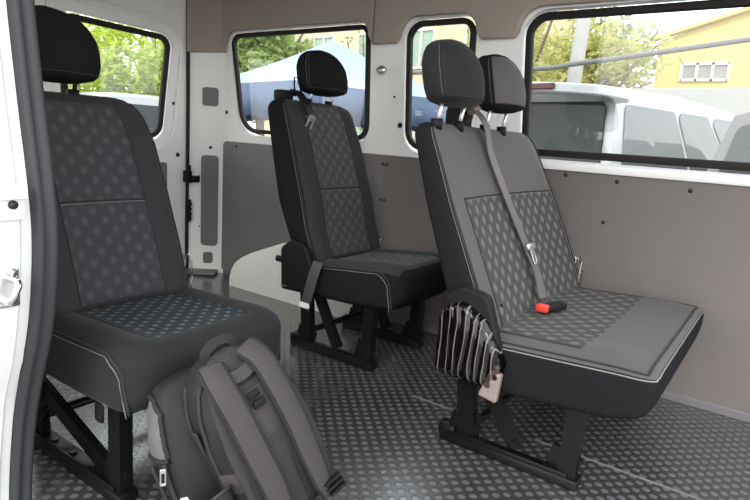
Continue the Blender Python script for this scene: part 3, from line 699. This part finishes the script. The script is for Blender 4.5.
# belt across the backrest
def bfront(z, y): xr, xf, a, b = interp(KB, z); return xf + .012
sb = ribbon('seat_belt', [(-.77, -.13, 1.05), (-.72, -.125, 1.04), (-.675, -.12, .99), (bfront(.90, 0), -.10, .90), (bfront(.75, 0), -.065, .75), (bfront(.62, 0), -.03, .62), (bfront(.52, 0) + .01, -.02, .52), (-.445, -.03, .43)], .046, .004, M['belt'], bench,
            [(.3, 0, 1), (.5, 0, 1), (1, 0, .7), (1, 0, .4), (1, 0, .4), (1, 0, .4), (1, 0, .4), (1, -.2, .5)])
tg = plate_mesh(rrect(-.016, -.055, .016, .0, .006), [rrect(-.007, -.045, .007, -.022, .003)], .004, .001)
tx = bfront(.585, 0) + .010
tg.transform(Matrix.Translation((tx + .004, -.022, .588)) @ Matrix.Rotation(-.40, 4, 'Y') @ Matrix.Rotation(.12, 4, 'X') @ YZ); link('belt_tongue', tg, M['bright'], sb)
bm = bmesh.new(); box(bm, (tx, -.022, .597), (.014, .066, .022), .005, Matrix.Rotation(-.4, 3, 'Y')); obj('tongue_grip', bm, M['bright'], sb, angle=40)
bm = bmesh.new(); box(bm, (-.775, -.13, 1.0), (.07, .085, .10), .016); box(bm, (-.77, -.10, 1.03), (.05, .05, .05), .012); obj('belt_guide', bm, M['plastic'], bench, angle=40)
bm = bmesh.new(); box(bm, (-.735, -.105, 1.045), (.035, .07, .02), .006, Matrix.Rotation(.4, 3, 'X')); box(bm, (-.75, -.15, 1.02), (.02, .018, .08), .005); obj('belt_ring', bm, M['beige'], bench, angle=40)
bk = bmesh.new(); box(bk, (-.40, -.055, .413), (.042, .105, .024), .008, None); bmesh.ops.rotate(bk, cent=(-.40, -.055, .413), matrix=Matrix.Rotation(-.35, 3, 'Z'), verts=bk.verts[:]); bko = obj('belt_buckle', bk, M['plastic'], bench, angle=40)
bm = bmesh.new(); box(bm, (-.417, -.105, .416), (.040, .030, .025), .006); rb = obj('release_button', bm, M['red'], bko, angle=40); rb['label'] = 'red release button'
bm = bmesh.new(); crumple(bm, (-.49, .475, .43), .028, .016, .07, 8); obj('plastic_wrap', bm, M['film_white'], bench)
bm = bmesh.new(); box(bm, (bfront(.44, 0) - .012, -.325, .445), (.006, .012, .03), .001); obj('care_label', bm, M['fabric_dark'], bench)

# ------------------------------------------------------------------ backpack
bag = empty('backpack', (-.895, .945, .035))
tag(bag, 'dark grey backpack leaning against the nearest seat, straps outward, side pocket open', 'backpack')
LEAN = Matrix.Rotation(math.radians(19), 4, 'X') @ Matrix.Rotation(math.radians(-13), 4, 'Y'); TURN = Matrix.Rotation(math.radians(-8), 4, 'Z')
BT = TURN @ LEAN
BW, BH, BD = .122, .43, .10
def bagpt(x, y, z): return BT @ Vector((x, y, z))
def bag_sec(f):
    """half width and depth along the height"""
    hw = BW * interp([(0, .90), (.06, 1.0), (.55, 1.0), (.75, .93), (.88, .78), (.96, .52), (1.0, .22)], f)[0]
    hd = BD * interp([(0, .85), (.06, 1.0), (.4, 1.05), (.7, .90), (.88, .66), (.96, .42), (1.0, .2)], f)[0]
    return hw, hd
bm = bmesh.new(); rings = []; NB = 48
for t in range(33):
    f = t / 32; hw, hd = bag_sec(f); r = []
    for j in range(NB):
        c, s = sq(math.cos(2 * PI * j / NB), math.sin(2 * PI * j / NB), 3.4)
        wob = 1 + .018 * math.sin(f * 17 + j * .5) + .012 * math.sin(f * 9 - j * .9)
        r.append(bagpt(hd * s * wob, hw * c * wob, BH * f))
    rings.append(r)
loft(bm, rings, lambda i, j: 1 if 6 <= j < 18 else 0)
body = obj('main_body', bm, [M['bag_side'], M['bag']], bag, smooth=True)
# padded back panel: two raised columns and a centre mesh channel
def pad(y0, y1, f0, f1, th, m, name):
    bm = bmesh.new(); rings = []
    for t in range(15):
        f = f0 + (f1 - f0) * t / 14; hw, hd = bag_sec(f); e = math.sin(PI * min(1, max(0.03, t / 14))) ** .35; r = []
        for j in range(20):
            c, s = sq(math.cos(2 * PI * j / 20), math.sin(2 * PI * j / 20), 3)
            yy = (y0 + y1) / 2 + (y1 - y0) / 2 * c * (.85 + .15 * e)
            r.append(bagpt(hd + .002 + th * s * e, yy * hw / BW, BH * f))
        rings.append(r)
    loft(bm, rings); return obj(name, bm, m, bag, smooth=True)
pad(-.11, .11, .03, .86, .008, M['bag'], 'back_panel')
pad(-.095, -.015, .06, .52, .016, M['bag_side'], 'back_pad'); pad(.015, .095, .06, .52, .016, M['bag_side'], 'back_pad')
pad(-.045, .045, .50, .80, .012, M['strap'], 'back_pad')
# shoulder straps
def strap(sg):
    y = lambda a: sg * a
    pts = [(.050, y(.045), .42), (.088, y(.055), .385), (.112, y(.056), .31), (.125, y(.057), .23), (.13, y(.055), .15), (.13, y(.056), .06), (.115, y(.066), .01)]
    P = [bagpt(*p) for p in pts]; nr = (BT.to_3x3() @ Vector((1, sg * .12, .25)))
    P = smooth_pts(P, 6); n = len(P); bm = bmesh.new()
    sc_ = [1 - .35 * max(0, (i / n - .65) / .35) for i in range(n)]
    sweep(bm, P, [(-.028, -.005), (-.017, -.009), (.017, -.009), (.028, -.005), (.030, .001), (.022, .007), (0, .009), (-.022, .007), (-.030, .001)], ups=[nr] * n, scale=sc_)
    o = obj('shoulder_strap', bm, M['strap'], bag, smooth=True)
    for s in (-1, 1):
        bm = bmesh.new(); 
        E = []
        for i in range(1, n - 1):
            t = (P[i + 1] - P[i - 1]).normalized(); sd = t.cross(nr).normalized(); E.append(P[i] + sd * s * .0275 * sc_[i] + sd.cross(t) * .004)
        tube(bm, E, .0028, 6); obj('edge_binding', bm, M['bag_side'], o, smooth=True)
    # webbing and strap adjuster
    bm = bmesh.new(); sweep(bm, smooth_pts([P[-6], P[-3], P[-1], bagpt(.085, y(.105), -.0)], 4), rect(.026, .004), up=nr); obj('strap_webbing', bm, M['belt_dark'], o)
    return o
s1 = strap(-1); s2 = strap(1)
bm = bmesh.new()
for i in range(3): box(bm, tuple(bagpt(.136 - i * .004, .078 + i * .004, .05 - i * .018)), (.016, .05, .008), .003, BT.to_3x3())
obj('strap_adjuster', bm, M['plastic'], s2, angle=40)
# top haul loop and yoke
bm = bmesh.new(); sweep(bm, smooth_pts([bagpt(.02, -.035, BH - .012), bagpt(.022, -.032, BH + .012), bagpt(.022, 0, BH + .022), bagpt(.022, .032, BH + .012), bagpt(.02, .035, BH - .012)], 6), rrect_sec(.022, .008), up=BT.to_3x3() @ Vector((1, 0, .3))); obj('haul_loop', bm, M['bag_side'], bag, angle=40)
bm = bmesh.new(); sweep(bm, smooth_pts([bagpt(.065, -.05, .365), bagpt(.075, -.03, .378), bagpt(.078, 0, .375), bagpt(.075, .03, .378), bagpt(.065, .05, .365)], 5), rrect_sec(.03, .012), up=BT.to_3x3() @ Vector((1, 0, .5))); obj('strap_yoke', bm, M['strap'], bag, angle=40)
for i, z in enumerate((.335, .31)):
    bm = bmesh.new(); box(bm, tuple(bagpt(.112, -.005 + .004 * i, z)), (.008, .03, .018), .003, BT.to_3x3()); obj('yoke_buckle', bm, M['plastic'], bag, angle=40)
# zip lines along the near side
def side_arc(x, f0, f1, off, n=26):
    out = []
    for t in range(n):
        f = f0 + (f1 - f0) * t / (n - 1); hw, hd = bag_sec(f); s = max(-.999, min(.999, x / max(hd, 1e-3)))
        c = (1 - abs(s) ** 3.4) ** (1 / 3.4); out.append(bagpt(x, -hw * c - off, BH * f))
    return out
for xx in (.045, -.01, -.05):
    bm = bmesh.new(); tube(bm, side_arc(xx, .04, .90, .002), .0045, 6); obj('zip', bm, M['bag'], bag, smooth=True)
# front compartment bulging on the near side, its pocket open with grey lining
def fcp(f, a, off=0):
    k = math.sin(PI * (.08 + .86 * f)) ** .5; c, s = sq(math.cos(a), math.sin(a), 2.6)
    return bagpt(-.078 + (.080 * k + off) * s, -.085 + (.125 * k * (1 - .12 * f) + off) * c, .0 + .395 * f)
bm = bmesh.new(); loft(bm, [[fcp(t / 20, 2 * PI * j / 36) for j in range(36)] for t in range(21)]); fc = obj('front_compartment', bm, M['bag_side'], bag, smooth=True)
bm = bmesh.new(); F0, F1, A0, A1 = .64, .97, math.radians(148), math.radians(232); na, nf = 14, 10
gi = [[bm.verts.new(fcp(F0 + (F1 - F0) * (i / nf) * (.75 + .25 * math.sin(PI * j / na)), A0 + (A1 - A0) * j / na, .003 + .0015 * math.sin(i * 2.3 + j * 1.7))) for j in range(na + 1)] for i in range(nf + 1)]
for i in range(nf):
    for j in range(na): bm.faces.new((gi[i][j], gi[i][j + 1], gi[i + 1][j + 1], gi[i + 1][j]))
edge = [v.co.copy() for v in gi[0]] + [gi[i][na].co.copy() for i in range(1, nf + 1)] + [gi[nf][j].co.copy() for j in range(na - 1, -1, -1)] + [gi[i][0].co.copy() for i in range(nf - 1, 0, -1)]
pk = obj('pocket_lining', bm, M['lining'], bag, smooth=True); pk['label'] = 'grey lining showing in the open side pocket'; md = pk.modifiers.new('s', 'SOLIDIFY'); md.thickness = .003
bm = bmesh.new(); tube(bm, edge, .006, 8, closed=True); obj('pocket_rim', bm, M['bag_side'], bag, smooth=True)
bm = bmesh.new(); tube(bm, smooth_pts([bagpt(-.035, -.196, .25), bagpt(-.04, -.206, .14), bagpt(-.04, -.198, .03)], 6), .005, 6); tube(bm, smooth_pts([bagpt(-.085, -.208, .24), bagpt(-.09, -.211, .13), bagpt(-.08, -.203, .03)], 6), .005, 6); obj('zip', bm, M['bag'], bag, smooth=True)
bm = bmesh.new(); z0 = bagpt(-.03, -.200, .25); 
zp = plate_mesh(rrect(-.0065, -.040, .0065, .0, .003), [rrect(-.0035, -.034, .0035, -.010, .0015)], .004, .001); zp.transform(Matrix.Translation(z0 + Vector((.008, -.006, 0))) @ Matrix.Rotation(-.6, 4, 'Z') @ YZ); link('zip_pull', zp, M['bright'], bag); bm.free()
bm = bmesh.new(); box(bm, tuple(bagpt(.015, -BW - .003, .265)), (.026, .006, .062), .003, BT.to_3x3()); box(bm, tuple(bagpt(.015, -BW - .0065, .265)), (.016, .003, .046), .001, BT.to_3x3(), mi=1); obj('logo_patch', bm, [M['bag'], M['bag_side']], bag, angle=40)
# lower side pocket of stretch cloth
bm = bmesh.new(); rings = []
for t in range(12):
    f = t / 11; r = []
    for j in range(24):
        c, s = sq(math.cos(2 * PI * j / 24), math.sin(2 * PI * j / 24), 2.6)
        r.append(bagpt(-.0 + (.085 + .008 * f) * s, -.155 + (.034 + .012 * f) * c, .0 + .13 * f + .05 * f * (1 if s > 0 else 1) * s))
    rings.append(r)
loft(bm, rings); obj('bottle_pocket', bm, M['bag_side'], bag, smooth=True)
bm = bmesh.new(); tube(bm, rings[-1], .004, 6, closed=True); obj('pocket_rim', bm, M['bag'], bag, smooth=True)
# tan patch on the side under the near strap
bm = bmesh.new(); box(bm, tuple(bagpt(.07, -BW + .012, .165)), (.055, .010, .05), .004, BT.to_3x3() @ Matrix.Rotation(.5, 3, 'Z')); o = obj('side_patch', bm, M['strap'], bag, angle=40)
# white bottles in the side pocket
for k, (dx, r, h, lab) in enumerate(((-.045, .011, .085, 'white plastic bottle neck sticking out of the backpack side pocket, left one'), (.005, .009, .075, 'smaller white plastic bottle tip in the backpack side pocket, right one'))):
    b = empty('bottle', bag.matrix_world @ Vector((0, 0, 0))); b.location = Vector((-.895, .945, .035)) + bagpt(dx, -.175, .085)
    tag(b, lab, 'bottle', 'bottles in the backpack pocket')
    bm = bmesh.new(); ax = (BT.to_3x3() @ Vector((.2, -.25, 1))).normalized()
    P = [ax * (-.01 + h * i / 10) for i in range(11)]
    sweep(bm, P, circ(1, 14), up=Vector((1, 0, 0)), scale=[r * q for q in (1.5, 1.5, 1.5, 1.45, 1.3, 1.1, 1.0, 1.0, 1.0, .98, .85)]); obj('bottle_body', bm, M['bottle'], b, smooth=True)

# ------------------------------------------------------------------ outside
GZ = -.62
bm = bmesh.new(); box(bm, (-8, 12, GZ - .05), (90, 70, .1)); struct(obj('ground', bm, M['asphalt']), 'grey asphalt ground outside')
def foliage(bm, c, r, n, size, rnd, clusters=14):
    C = []
    for _ in range(clusters):
        d = Vector((rnd.gauss(0, 1), rnd.gauss(0, 1), rnd.gauss(0, 1))).normalized() * rnd.uniform(.3, .85)
        C.append((Vector((c[0] + d.x * r[0], c[1] + d.y * r[1], c[2] + d.z * r[2])), rnd.uniform(.25, .5)))
    for _ in range(n):
        q, k = rnd.choice(C); d = Vector((rnd.gauss(0, 1), rnd.gauss(0, 1), rnd.gauss(0, 1))).normalized() * rnd.random() ** .4 * k
        p = q + Vector((d.x * r[0], d.y * r[1], d.z * r[2])); s = size * rnd.uniform(.6, 1.3)
        a = Vector((rnd.gauss(0, 1), rnd.gauss(0, 1), rnd.gauss(0, .6))).normalized(); b = a.cross(Vector((rnd.gauss(0, 1), rnd.gauss(0, 1), rnd.gauss(0, 1)))).normalized()
        n_ = a.cross(b) * s * .18
        v = [bm.verts.new(p - a * s), bm.verts.new(p + b * s * .45 + n_), bm.verts.new(p + a * s), bm.verts.new(p - b * s * .45 + n_)]
        bm.faces.new(v)
def tree(x, y, zc, r, n, size, leaf, label, seed, trunk=.12, bare=False):
    rnd = random.Random(seed); t = empty('tree', (x, y, GZ)); tag(t, label, 'tree')
    bm = bmesh.new(); H = zc - GZ
    P = smooth_pts([(0, 0, -.05), (.05, .03, H * .35), (-.04, .05, H * .7), (0, 0, H + r[2] * .4)], 5); sweep(bm, P, circ(1, 8), up=Vector((1, 0, 0)), scale=[trunk * (1 - .75 * i / len(P)) for i in range(len(P))])
    for k in range(7 if not bare else 11):
        a = rnd.uniform(0, 2 * PI); b = P[int(len(P) * rnd.uniform(.45, .85))]; e = Vector((math.cos(a) * r[0] * .8, math.sin(a) * r[1] * .8, H + rnd.uniform(-.3, .7) * r[2]))
        Q = smooth_pts([b, b.lerp(e, .5) + Vector((0, 0, -.15)), e], 4); sweep(bm, Q, circ(1, 6), up=Vector((1, 0, 0)), scale=[trunk * .4 * (1 - .8 * i / len(Q)) for i in range(len(Q))])
    obj('trunk', bm, M['bark'], t, smooth=True)
    bm = bmesh.new(); foliage(bm, (0, 0, H), r, n, size, rnd, 30 if not bare else 12); me = bpy.data.meshes.new('foliage'); bm.to_mesh(me); bm.free(); link('foliage', me, leaf, t)
    return t
# behind the back door window
tree(-13.0, 5.4, 1.9, (1.8, 1.8, 2.2), 8500, .11, M['leaf_bright'], 'bright green leafy tree behind the back door window, left part', 11)
tree(-13.6, 9.1, 1.9, (1.8, 1.8, 2.2), 8500, .11, M['leaf_bright'], 'bright green leafy tree behind the back door window, right above the parked car', 12)
tree(-18.5, 8.5, 2.8, (2.4, 2.4, 2.6), 4500, .12, M['leaf_green'], 'taller green tree farthest behind the back door window', 13, .2)
# rear side window
tree(-14.2, 13.2, 3.1, (1.9, 1.7, 2.0), 6500, .14, M['leaf_green'], 'green tree left of the pale blue canopy', 14, .2)
tree(-9.6, 12.8, 2.3, (.8, .8, 1.8), 240, .09, M['leaf_olive'], 'thin nearly bare tree before the cream building', 15, .13, True)
# long window
tree(-5.9, 13.6, 2.9, (1.4, 1.5, 2.4), 2600, .13, M['leaf_yellow'], 'yellow-green tree left of the concrete pole', 16, .16)
tree(-5.6, 19.0, 3.2, (2.4, 1.6, 1.9), 2600, .14, M['leaf_yellow'], 'sparse yellow-green tree right behind the concrete pole', 17, .16)
tree(-7.9, 27.5, 4.4, (3.2, 2.2, 2.5), 3600, .17, M['leaf_olive'], 'olive green tree beside the yellow building', 18, .2)

def building(name, p0, p1, depth, h_left, h_right, m, label, wins, fr, win_m):
    """p0, p1: ground ends of the front (x, y); wins: (u0, z0, u1, z1, panes)"""
    a = Vector(p0); b = Vector(p1); d = (b - a).normalized(); L = (b - a).length; nrm = Vector((-d.y, d.x))
    if nrm.y < 0: nrm = -nrm
    e = empty(name, (a.x, a.y, GZ), math.atan2(d.y, d.x)); tag(e, label, 'building')
    bm = bmesh.new(); s = 1 if nrm.dot(Vector((-d.y, d.x))) > 0 else -1
    q = [(0, 0, 0), (L, 0, 0), (L, 0, h_right), (0, 0, h_left)]; v0 = [bm.verts.new(p) for p in q]; v1 = [bm.verts.new((x, s * depth, z)) for x, y, z in q]
    bm.faces.new(v0); bm.faces.new(v1[::-1])
    for i in range(4): bm.faces.new((v0[i], v1[i], v1[(i + 1) % 4], v0[(i + 1) % 4]))
    obj('wall', bm, m, e)
    bm = bmesh.new(); sweep(bm, [Vector((-.15, -s * .08, h_left + .04)), Vector((L + .15, -s * .08, h_right + .04))], rect(.35, .10)); obj('eave', bm, M['white_wall'] if name != 'warehouse' else m, e)
    for (u0, z0, u1, z1, k) in wins:
        bm = bmesh.new(); yf = -s * .03
        for x in [u0 + (u1 - u0) * i / k for i in range(k + 1)]: box(bm, (x, yf, (z0 + z1) / 2), (.07, .10, z1 - z0 + .07))
        for z in (z0, z1): box(bm, ((u0 + u1) / 2, yf, z), (u1 - u0, .10, .07))
        f = obj('window', bm, fr, e); bm = bmesh.new(); box(bm, ((u0 + u1) / 2, -s * .005, (z0 + z1) / 2), (u1 - u0, .03, z1 - z0)); obj('pane', bm, win_m, f)
    return e
wl = []
for u in (1.2, 3.6, 6.0, 8.4, 10.8): wl += [(u, 1.2, u + 1.1, 2.4, 2), (u, 4.1, u + 1.1, 5.4, 2)]
building('apartment_building', (-20.6, 19.0), (-8.6, 18.4), 6, 7.6, 7.6, M['cream_wall'], 'cream yellow building with pale framed windows behind the blue canopy', wl, M['win_frame'], M['green_win'])
building('warehouse', (-4.05, 20.0), (2.0, 20.0), 8, 4.98, 6.9, M['yellow'], 'yellow building with a sloping roof and one long grey window', [(.72, 3.82, 1.95, 4.28, 3)], M['win_frame'], M['grey_win'])
# white boundary wall in front of the yellow building
o = tag(plate('boundary_wall', [(-4.3, 0), (3, 0), (3, 3.45), (-4.3, 3.3)], [], .25, M['white_wall'], XZ, (0, 17.5, GZ), bev=.03), 'low white wall below the yellow building, seen over the white car', 'wall')
# utility pole and cable
pole = empty('utility_pole', (-3.9, 12.0, GZ)); tag(pole, 'pale concrete utility pole outside the long window', 'pole')
bm = bmesh.new(); sweep(bm, [Vector((-.10, 0, 0)), Vector((.12, 0, 7.0))], circ(1, 14), up=Vector((0, 1, 0)), scale=[.16, .115]); obj('shaft', bm, M['concrete'], pole, smooth=True)
bm = bmesh.new(); box(bm, (.12, -.05, 6.4), (1.6, .1, .1), .01); obj('crossarm', bm, M['concrete'], pole)
bm = bmesh.new(); tube(bm, smooth_pts([(-9.5, 10.9, 2.3), (-4.477, 10.6, 2.33), (-3.42, 10.6, 2.42), (-2.124, 10.6, 2.57), (-.909, 10.6, 2.722), (3, 10.6, 3.2)], 8), .042, 8); tag(obj('overhead_cable', bm, M['cable'], smooth=True), 'thick grey cable running across the view in front of the concrete pole', 'cable')

# pop-up canopy
def canopy():
    t = empty('canopy_tent', (-6.15, 7.2, GZ), math.radians(-14)); tag(t, 'pale blue pop-up canopy with a blue valance outside the rear side window', 'canopy')
    E, Z0, Z1 = 1.8, 2.12, 2.98
    bm = bmesh.new(); n = 10; G = {}
    for side in range(4):
        R = Matrix.Rotation(side * PI / 2, 3, 'Z')
        grid = []
        for i in range(n + 1):
            f = i / n; row = []
            for j in range(n + 1):
                g = -1 + 2 * j / n; sag = -.14 * math.sin(PI * f) * (1 - .3 * g * g)
                row.append(bm.verts.new(R @ Vector((E * (1 - f) * g, -E * (1 - f), Z0 + (Z1 - Z0) * f + sag))))
            grid.append(row)
        for i in range(n):
            for j in range(n): bm.faces.new((grid[i][j], grid[i][j + 1], grid[i + 1][j + 1], grid[i + 1][j]))
    bmesh.ops.remove_doubles(bm, verts=bm.verts[:], dist=1e-3); bmesh.ops.dissolve_degenerate(bm, edges=bm.edges[:], dist=1e-4)
    o = obj('roof_cloth', bm, M['canopy'], t); md = o.modifiers.new('s', 'SOLIDIFY'); md.thickness = .006
    for side in range(4):
        R = Matrix.Rotation(side * PI / 2, 4, 'Z'); bm = bmesh.new(); r1 = []; r2 = []
        for i in range(41):
            x = -E + 2 * E * i / 40; w = .02 * math.sin(i * 1.1 + side); r1.append(R @ Vector((x, -E - .005, Z0 + .01))); r2.append(R @ Vector((x, -E - .02 + w, Z0 - (.42 + .03 * math.sin(i * .8)))))
        v1 = [bm.verts.new(p) for p in r1]; v2 = [bm.verts.new(p) for p in r2]
        for i in range(40): bm.faces.new((v1[i], v1[i + 1], v2[i + 1], v2[i]))
        o = obj('valance', bm, M['valance'], t, smooth=True); md = o.modifiers.new('s', 'SOLIDIFY'); md.thickness = .005
    for sx in (-1, 1):
        for sy in (-1, 1):
            bm = bmesh.new(); sweep(bm, [Vector((sx * (E - .05), sy * (E - .05), 0)), Vector((sx * (E - .05), sy * (E - .05), Z0))], rect(.04, .04), up=Vector((1, 0, 0))); obj('leg', bm, M['bright'], t)
canopy()

# cars: lofted body + greenhouse with separate glass, wheels
def car(name, loc, rz, L, Wd, H, paint, label, belt=.95, rear_rake=.12, front_rake=.75, hood=.95, spoiler=False, hoodz=None):
    """local x forward; rear bumper at x = 0; y = 0 is the right flank, +y left"""
    t = empty(name, loc, rz); tag(t, label, 'car'); hw = Wd / 2; hoodz = hoodz or belt
    def sec(x, zb, zt, k, tz=1.0, n=24):
        r = []
        for j in range(n):
            c, s = sq(math.cos(2 * PI * (j + .5) / n), math.sin(2 * PI * (j + .5) / n), 5)
            zz = (zb + zt) / 2 + (zt - zb) / 2 * s; r.append(Vector((x, hw + hw * k * c, zz)))
        return r
    bm = bmesh.new()
    loft(bm, [sec(.0, .40, belt - .12, .90), sec(.04, .30, belt - .03, .97), sec(.15, .24, belt, 1.0), sec(L * .4, .22, belt + .02, 1.0), sec(L - hood - .3, .22, belt + .02, 1.0), sec(L - hood, .22, hoodz, 1.0), sec(L - .3, .24, hoodz - .12, .97), sec(L - .06, .30, hoodz - .30, .90), sec(L, .38, hoodz - .42, .82)])
    obj('body', bm, paint, t, angle=40)
    # greenhouse: side outline in (x, z), tapering inwards to the roof
    gz0, gz1 = belt - .02, H; xa0, xa1 = .06, .06 + rear_rake; xb0, xb1 = L - hood + .1, L - hood + .1 - front_rake; ins = .13
    bm = bmesh.new(); roof = []
    sideo = [(xa0, gz0), (xb0, gz0), (xb1 + .12, gz1 - .10), (xb1 - .12, gz1 - .035), ((xa1 + xb1) / 2, gz1), (xa1 + .22, gz1 - .012), (xa1 + .02, gz1 - .05)]
    iny = lambda z: ins * ((z - gz0) / (gz1 - gz0)) ** 1.4
    rg = []
    for y, e in ((0, 0), (.10, .03), (.3, .045), (hw, .05), (Wd - .3, .045), (Wd - .10, .03), (Wd, 0)):
        row = []
        for x, z in sideo:
            f = (z - gz0) / (gz1 - gz0); yy = hw + (y - hw) * (1 - iny(z) / hw); row.append(Vector((x, yy, z + e * f)))
        rg.append(row)
    loft(bm, rg); obj('cabin', bm, paint, t, angle=30)
    # side glass panels (right and left), in three panes
    for side in (0, 1):
        def yat(z): return (iny(z) if side == 0 else Wd - iny(z)) + (-.004 if side == 0 else .004)
        zt = gz1 - .105; zb = belt + .03
        def xe(z): return xa0 + (xa1 - xa0) * (z - gz0) / (gz1 - gz0), xb0 + (xb1 - xb0) * (z - gz0) / (gz1 - gz0)
        (l0, r0), (l1, r1) = xe(zb), xe(zt)
        cuts = [0.02, .40, .68, .97]
        for k in range(3):
            bm = bmesh.new(); P = []
            for (cu, z, l, r) in ((cuts[k], zb, l0, r0), (cuts[k + 1] - .025, zb, l0, r0), (cuts[k + 1] - .025, zt, l1, r1), (cuts[k], zt, l1, r1)): P.append((l + .10 + (r - l - .2) * cu, z))
            P = rquad(P, .05, 4); va = [bm.verts.new((x, yat(z), z)) for x, z in P]; vb = [bm.verts.new((x, yat(z) + (.02 if side == 0 else -.02), z)) for x, z in P]
            bm.faces.new(va); bm.faces.new(vb[::-1])
            for i in range(len(P)): bm.faces.new((va[i], vb[i], vb[(i + 1) % len(P)], va[(i + 1) % len(P)]))
            obj('side_glass', bm, M['tint_glass'], t)
    # rear glass
    bm = bmesh.new(); P = rquad([(.10, belt + .04), (Wd - .10, belt + .04), (Wd - .17, gz1 - .10), (.17, gz1 - .10)], .06, 4)
    xa = lambda z: xa0 + (xa1 - xa0) * (z - gz0) / (gz1 - gz0) - .006
    va = [bm.verts.new((xa(z), y, z)) for y, z in P]; vb = [bm.verts.new((xa(z) + .02, y, z)) for y, z in P]; bm.faces.new(va); bm.faces.new(vb[::-1])
    for i in range(len(P)): bm.faces.new((va[i], vb[i], vb[(i + 1) % len(P)], va[(i + 1) % len(P)]))
    obj('rear_glass', bm, M['dark_glass'], t)
    # windscreen
    bm = bmesh.new(); xw = lambda z: xb0 + (xb1 + .12 - xb0) * (z - gz0) / (gz1 - .10 - gz0) + .006
    P = [(.14, belt + .05), (Wd - .14, belt + .05), (Wd - .22, gz1 - .12), (.22, gz1 - .12)]
    va = [bm.verts.new((xw(z), y, z)) for y, z in P]; vb = [bm.verts.new((xw(z) - .02, y, z)) for y, z in P]; bm.faces.new(va); bm.faces.new(vb[::-1])
    for i in range(4): bm.faces.new((va[i], vb[i], vb[(i + 1) % 4], va[(i + 1) % 4]))
    obj('windscreen', bm, M['dark_glass'], t)
    if spoiler:
        bm = bmesh.new(); sweep(bm, smooth_pts([(xa1 + .02, .10, gz1 - .08), (xa1 - .10, .22, gz1 - .035), (xa1 - .14, hw, gz1 - .005), (xa1 - .10, Wd - .22, gz1 - .035), (xa1 + .02, Wd - .10, gz1 - .08)], 6), rrect_sec(.26, .07), up=Vector((0, 0, 1))); obj('spoiler', bm, paint, t, angle=40)
        bm = bmesh.new(); box(bm, (xa1 - .262, hw, gz1 - .012), (.04, .98, .045), .008); obj('brake_light', bm, M['tail_red'], t)
    for y in (.12, Wd - .12):
        bm = bmesh.new(); box(bm, (.02, y, belt - .22), (.10, .16, .30), .03); obj('tail_lamp', bm, M['tail_red'], t, angle=40)
    for x in (.85, L - .85):
        for y in (.11, Wd - .11):
            bm = bmesh.new(); tube(bm, [(x, y - .11, .32), (x, y + .11, .32)], .32, 24); tube(bm, [(x, y - .115, .32), (x, y + .115, .32)], .20, 16, mi=1); obj('wheel', bm, [M['tyre'], M['bright']], t, angle=40)
    return t
HD = math.radians(73)
car('minivan', (-1.05, 4.15, GZ), HD, 4.6, 1.85, 2.0, M['car_white'], 'white minivan with dark windows parked just outside the long window', belt=1.13, rear_rake=.10, front_rake=1.35, hood=1.15, spoiler=True)
car('hatchback', (1.17, 3.36, GZ), math.radians(80), 4.3, 1.75, 1.86, M['car_grey'], 'grey car at the far right edge beside the white minivan', belt=1.05, rear_rake=.36)
car('hatchback', (-6.3, 5.45, GZ), math.radians(170), 4.2, 1.75, 1.86, M['car_silver'], 'silver car under the bright green trees, seen in the back door window', belt=1.25, rear_rake=.35)

# ------------------------------------------------------------------ light
w = bpy.data.worlds.new('sky'); S.world = w; w.use_nodes = True
nt = w.node_tree; bg = nt.nodes['Background']; bg.inputs['Strength'].default_value = 2.7
tc = nt.nodes.new('ShaderNodeTexCoord'); sx = nt.nodes.new('ShaderNodeSeparateXYZ'); nt.links.new(tc.outputs['Generated'], sx.inputs[0])
cr = nt.nodes.new('ShaderNodeValToRGB'); e = cr.color_ramp.elements; e[0].position = 0; e[0].color = (.86, .86, .86, 1); e[1].position = .7; e[1].color = (.88, .94, 1, 1)
nt.links.new(sx.outputs['Z'], cr.inputs[0]); nt.links.new(cr.outputs[0], bg.inputs[0])
sd = bpy.data.lights.new('sun', 'SUN'); sd.energy = 1.2; sd.angle = math.radians(25); sd.color = (1, .97, .92)
so = bpy.data.objects.new('sun', sd); COL.objects.link(so); so.rotation_euler = Vector((-.25, .75, -.60)).to_track_quat('-Z', 'Y').to_euler()
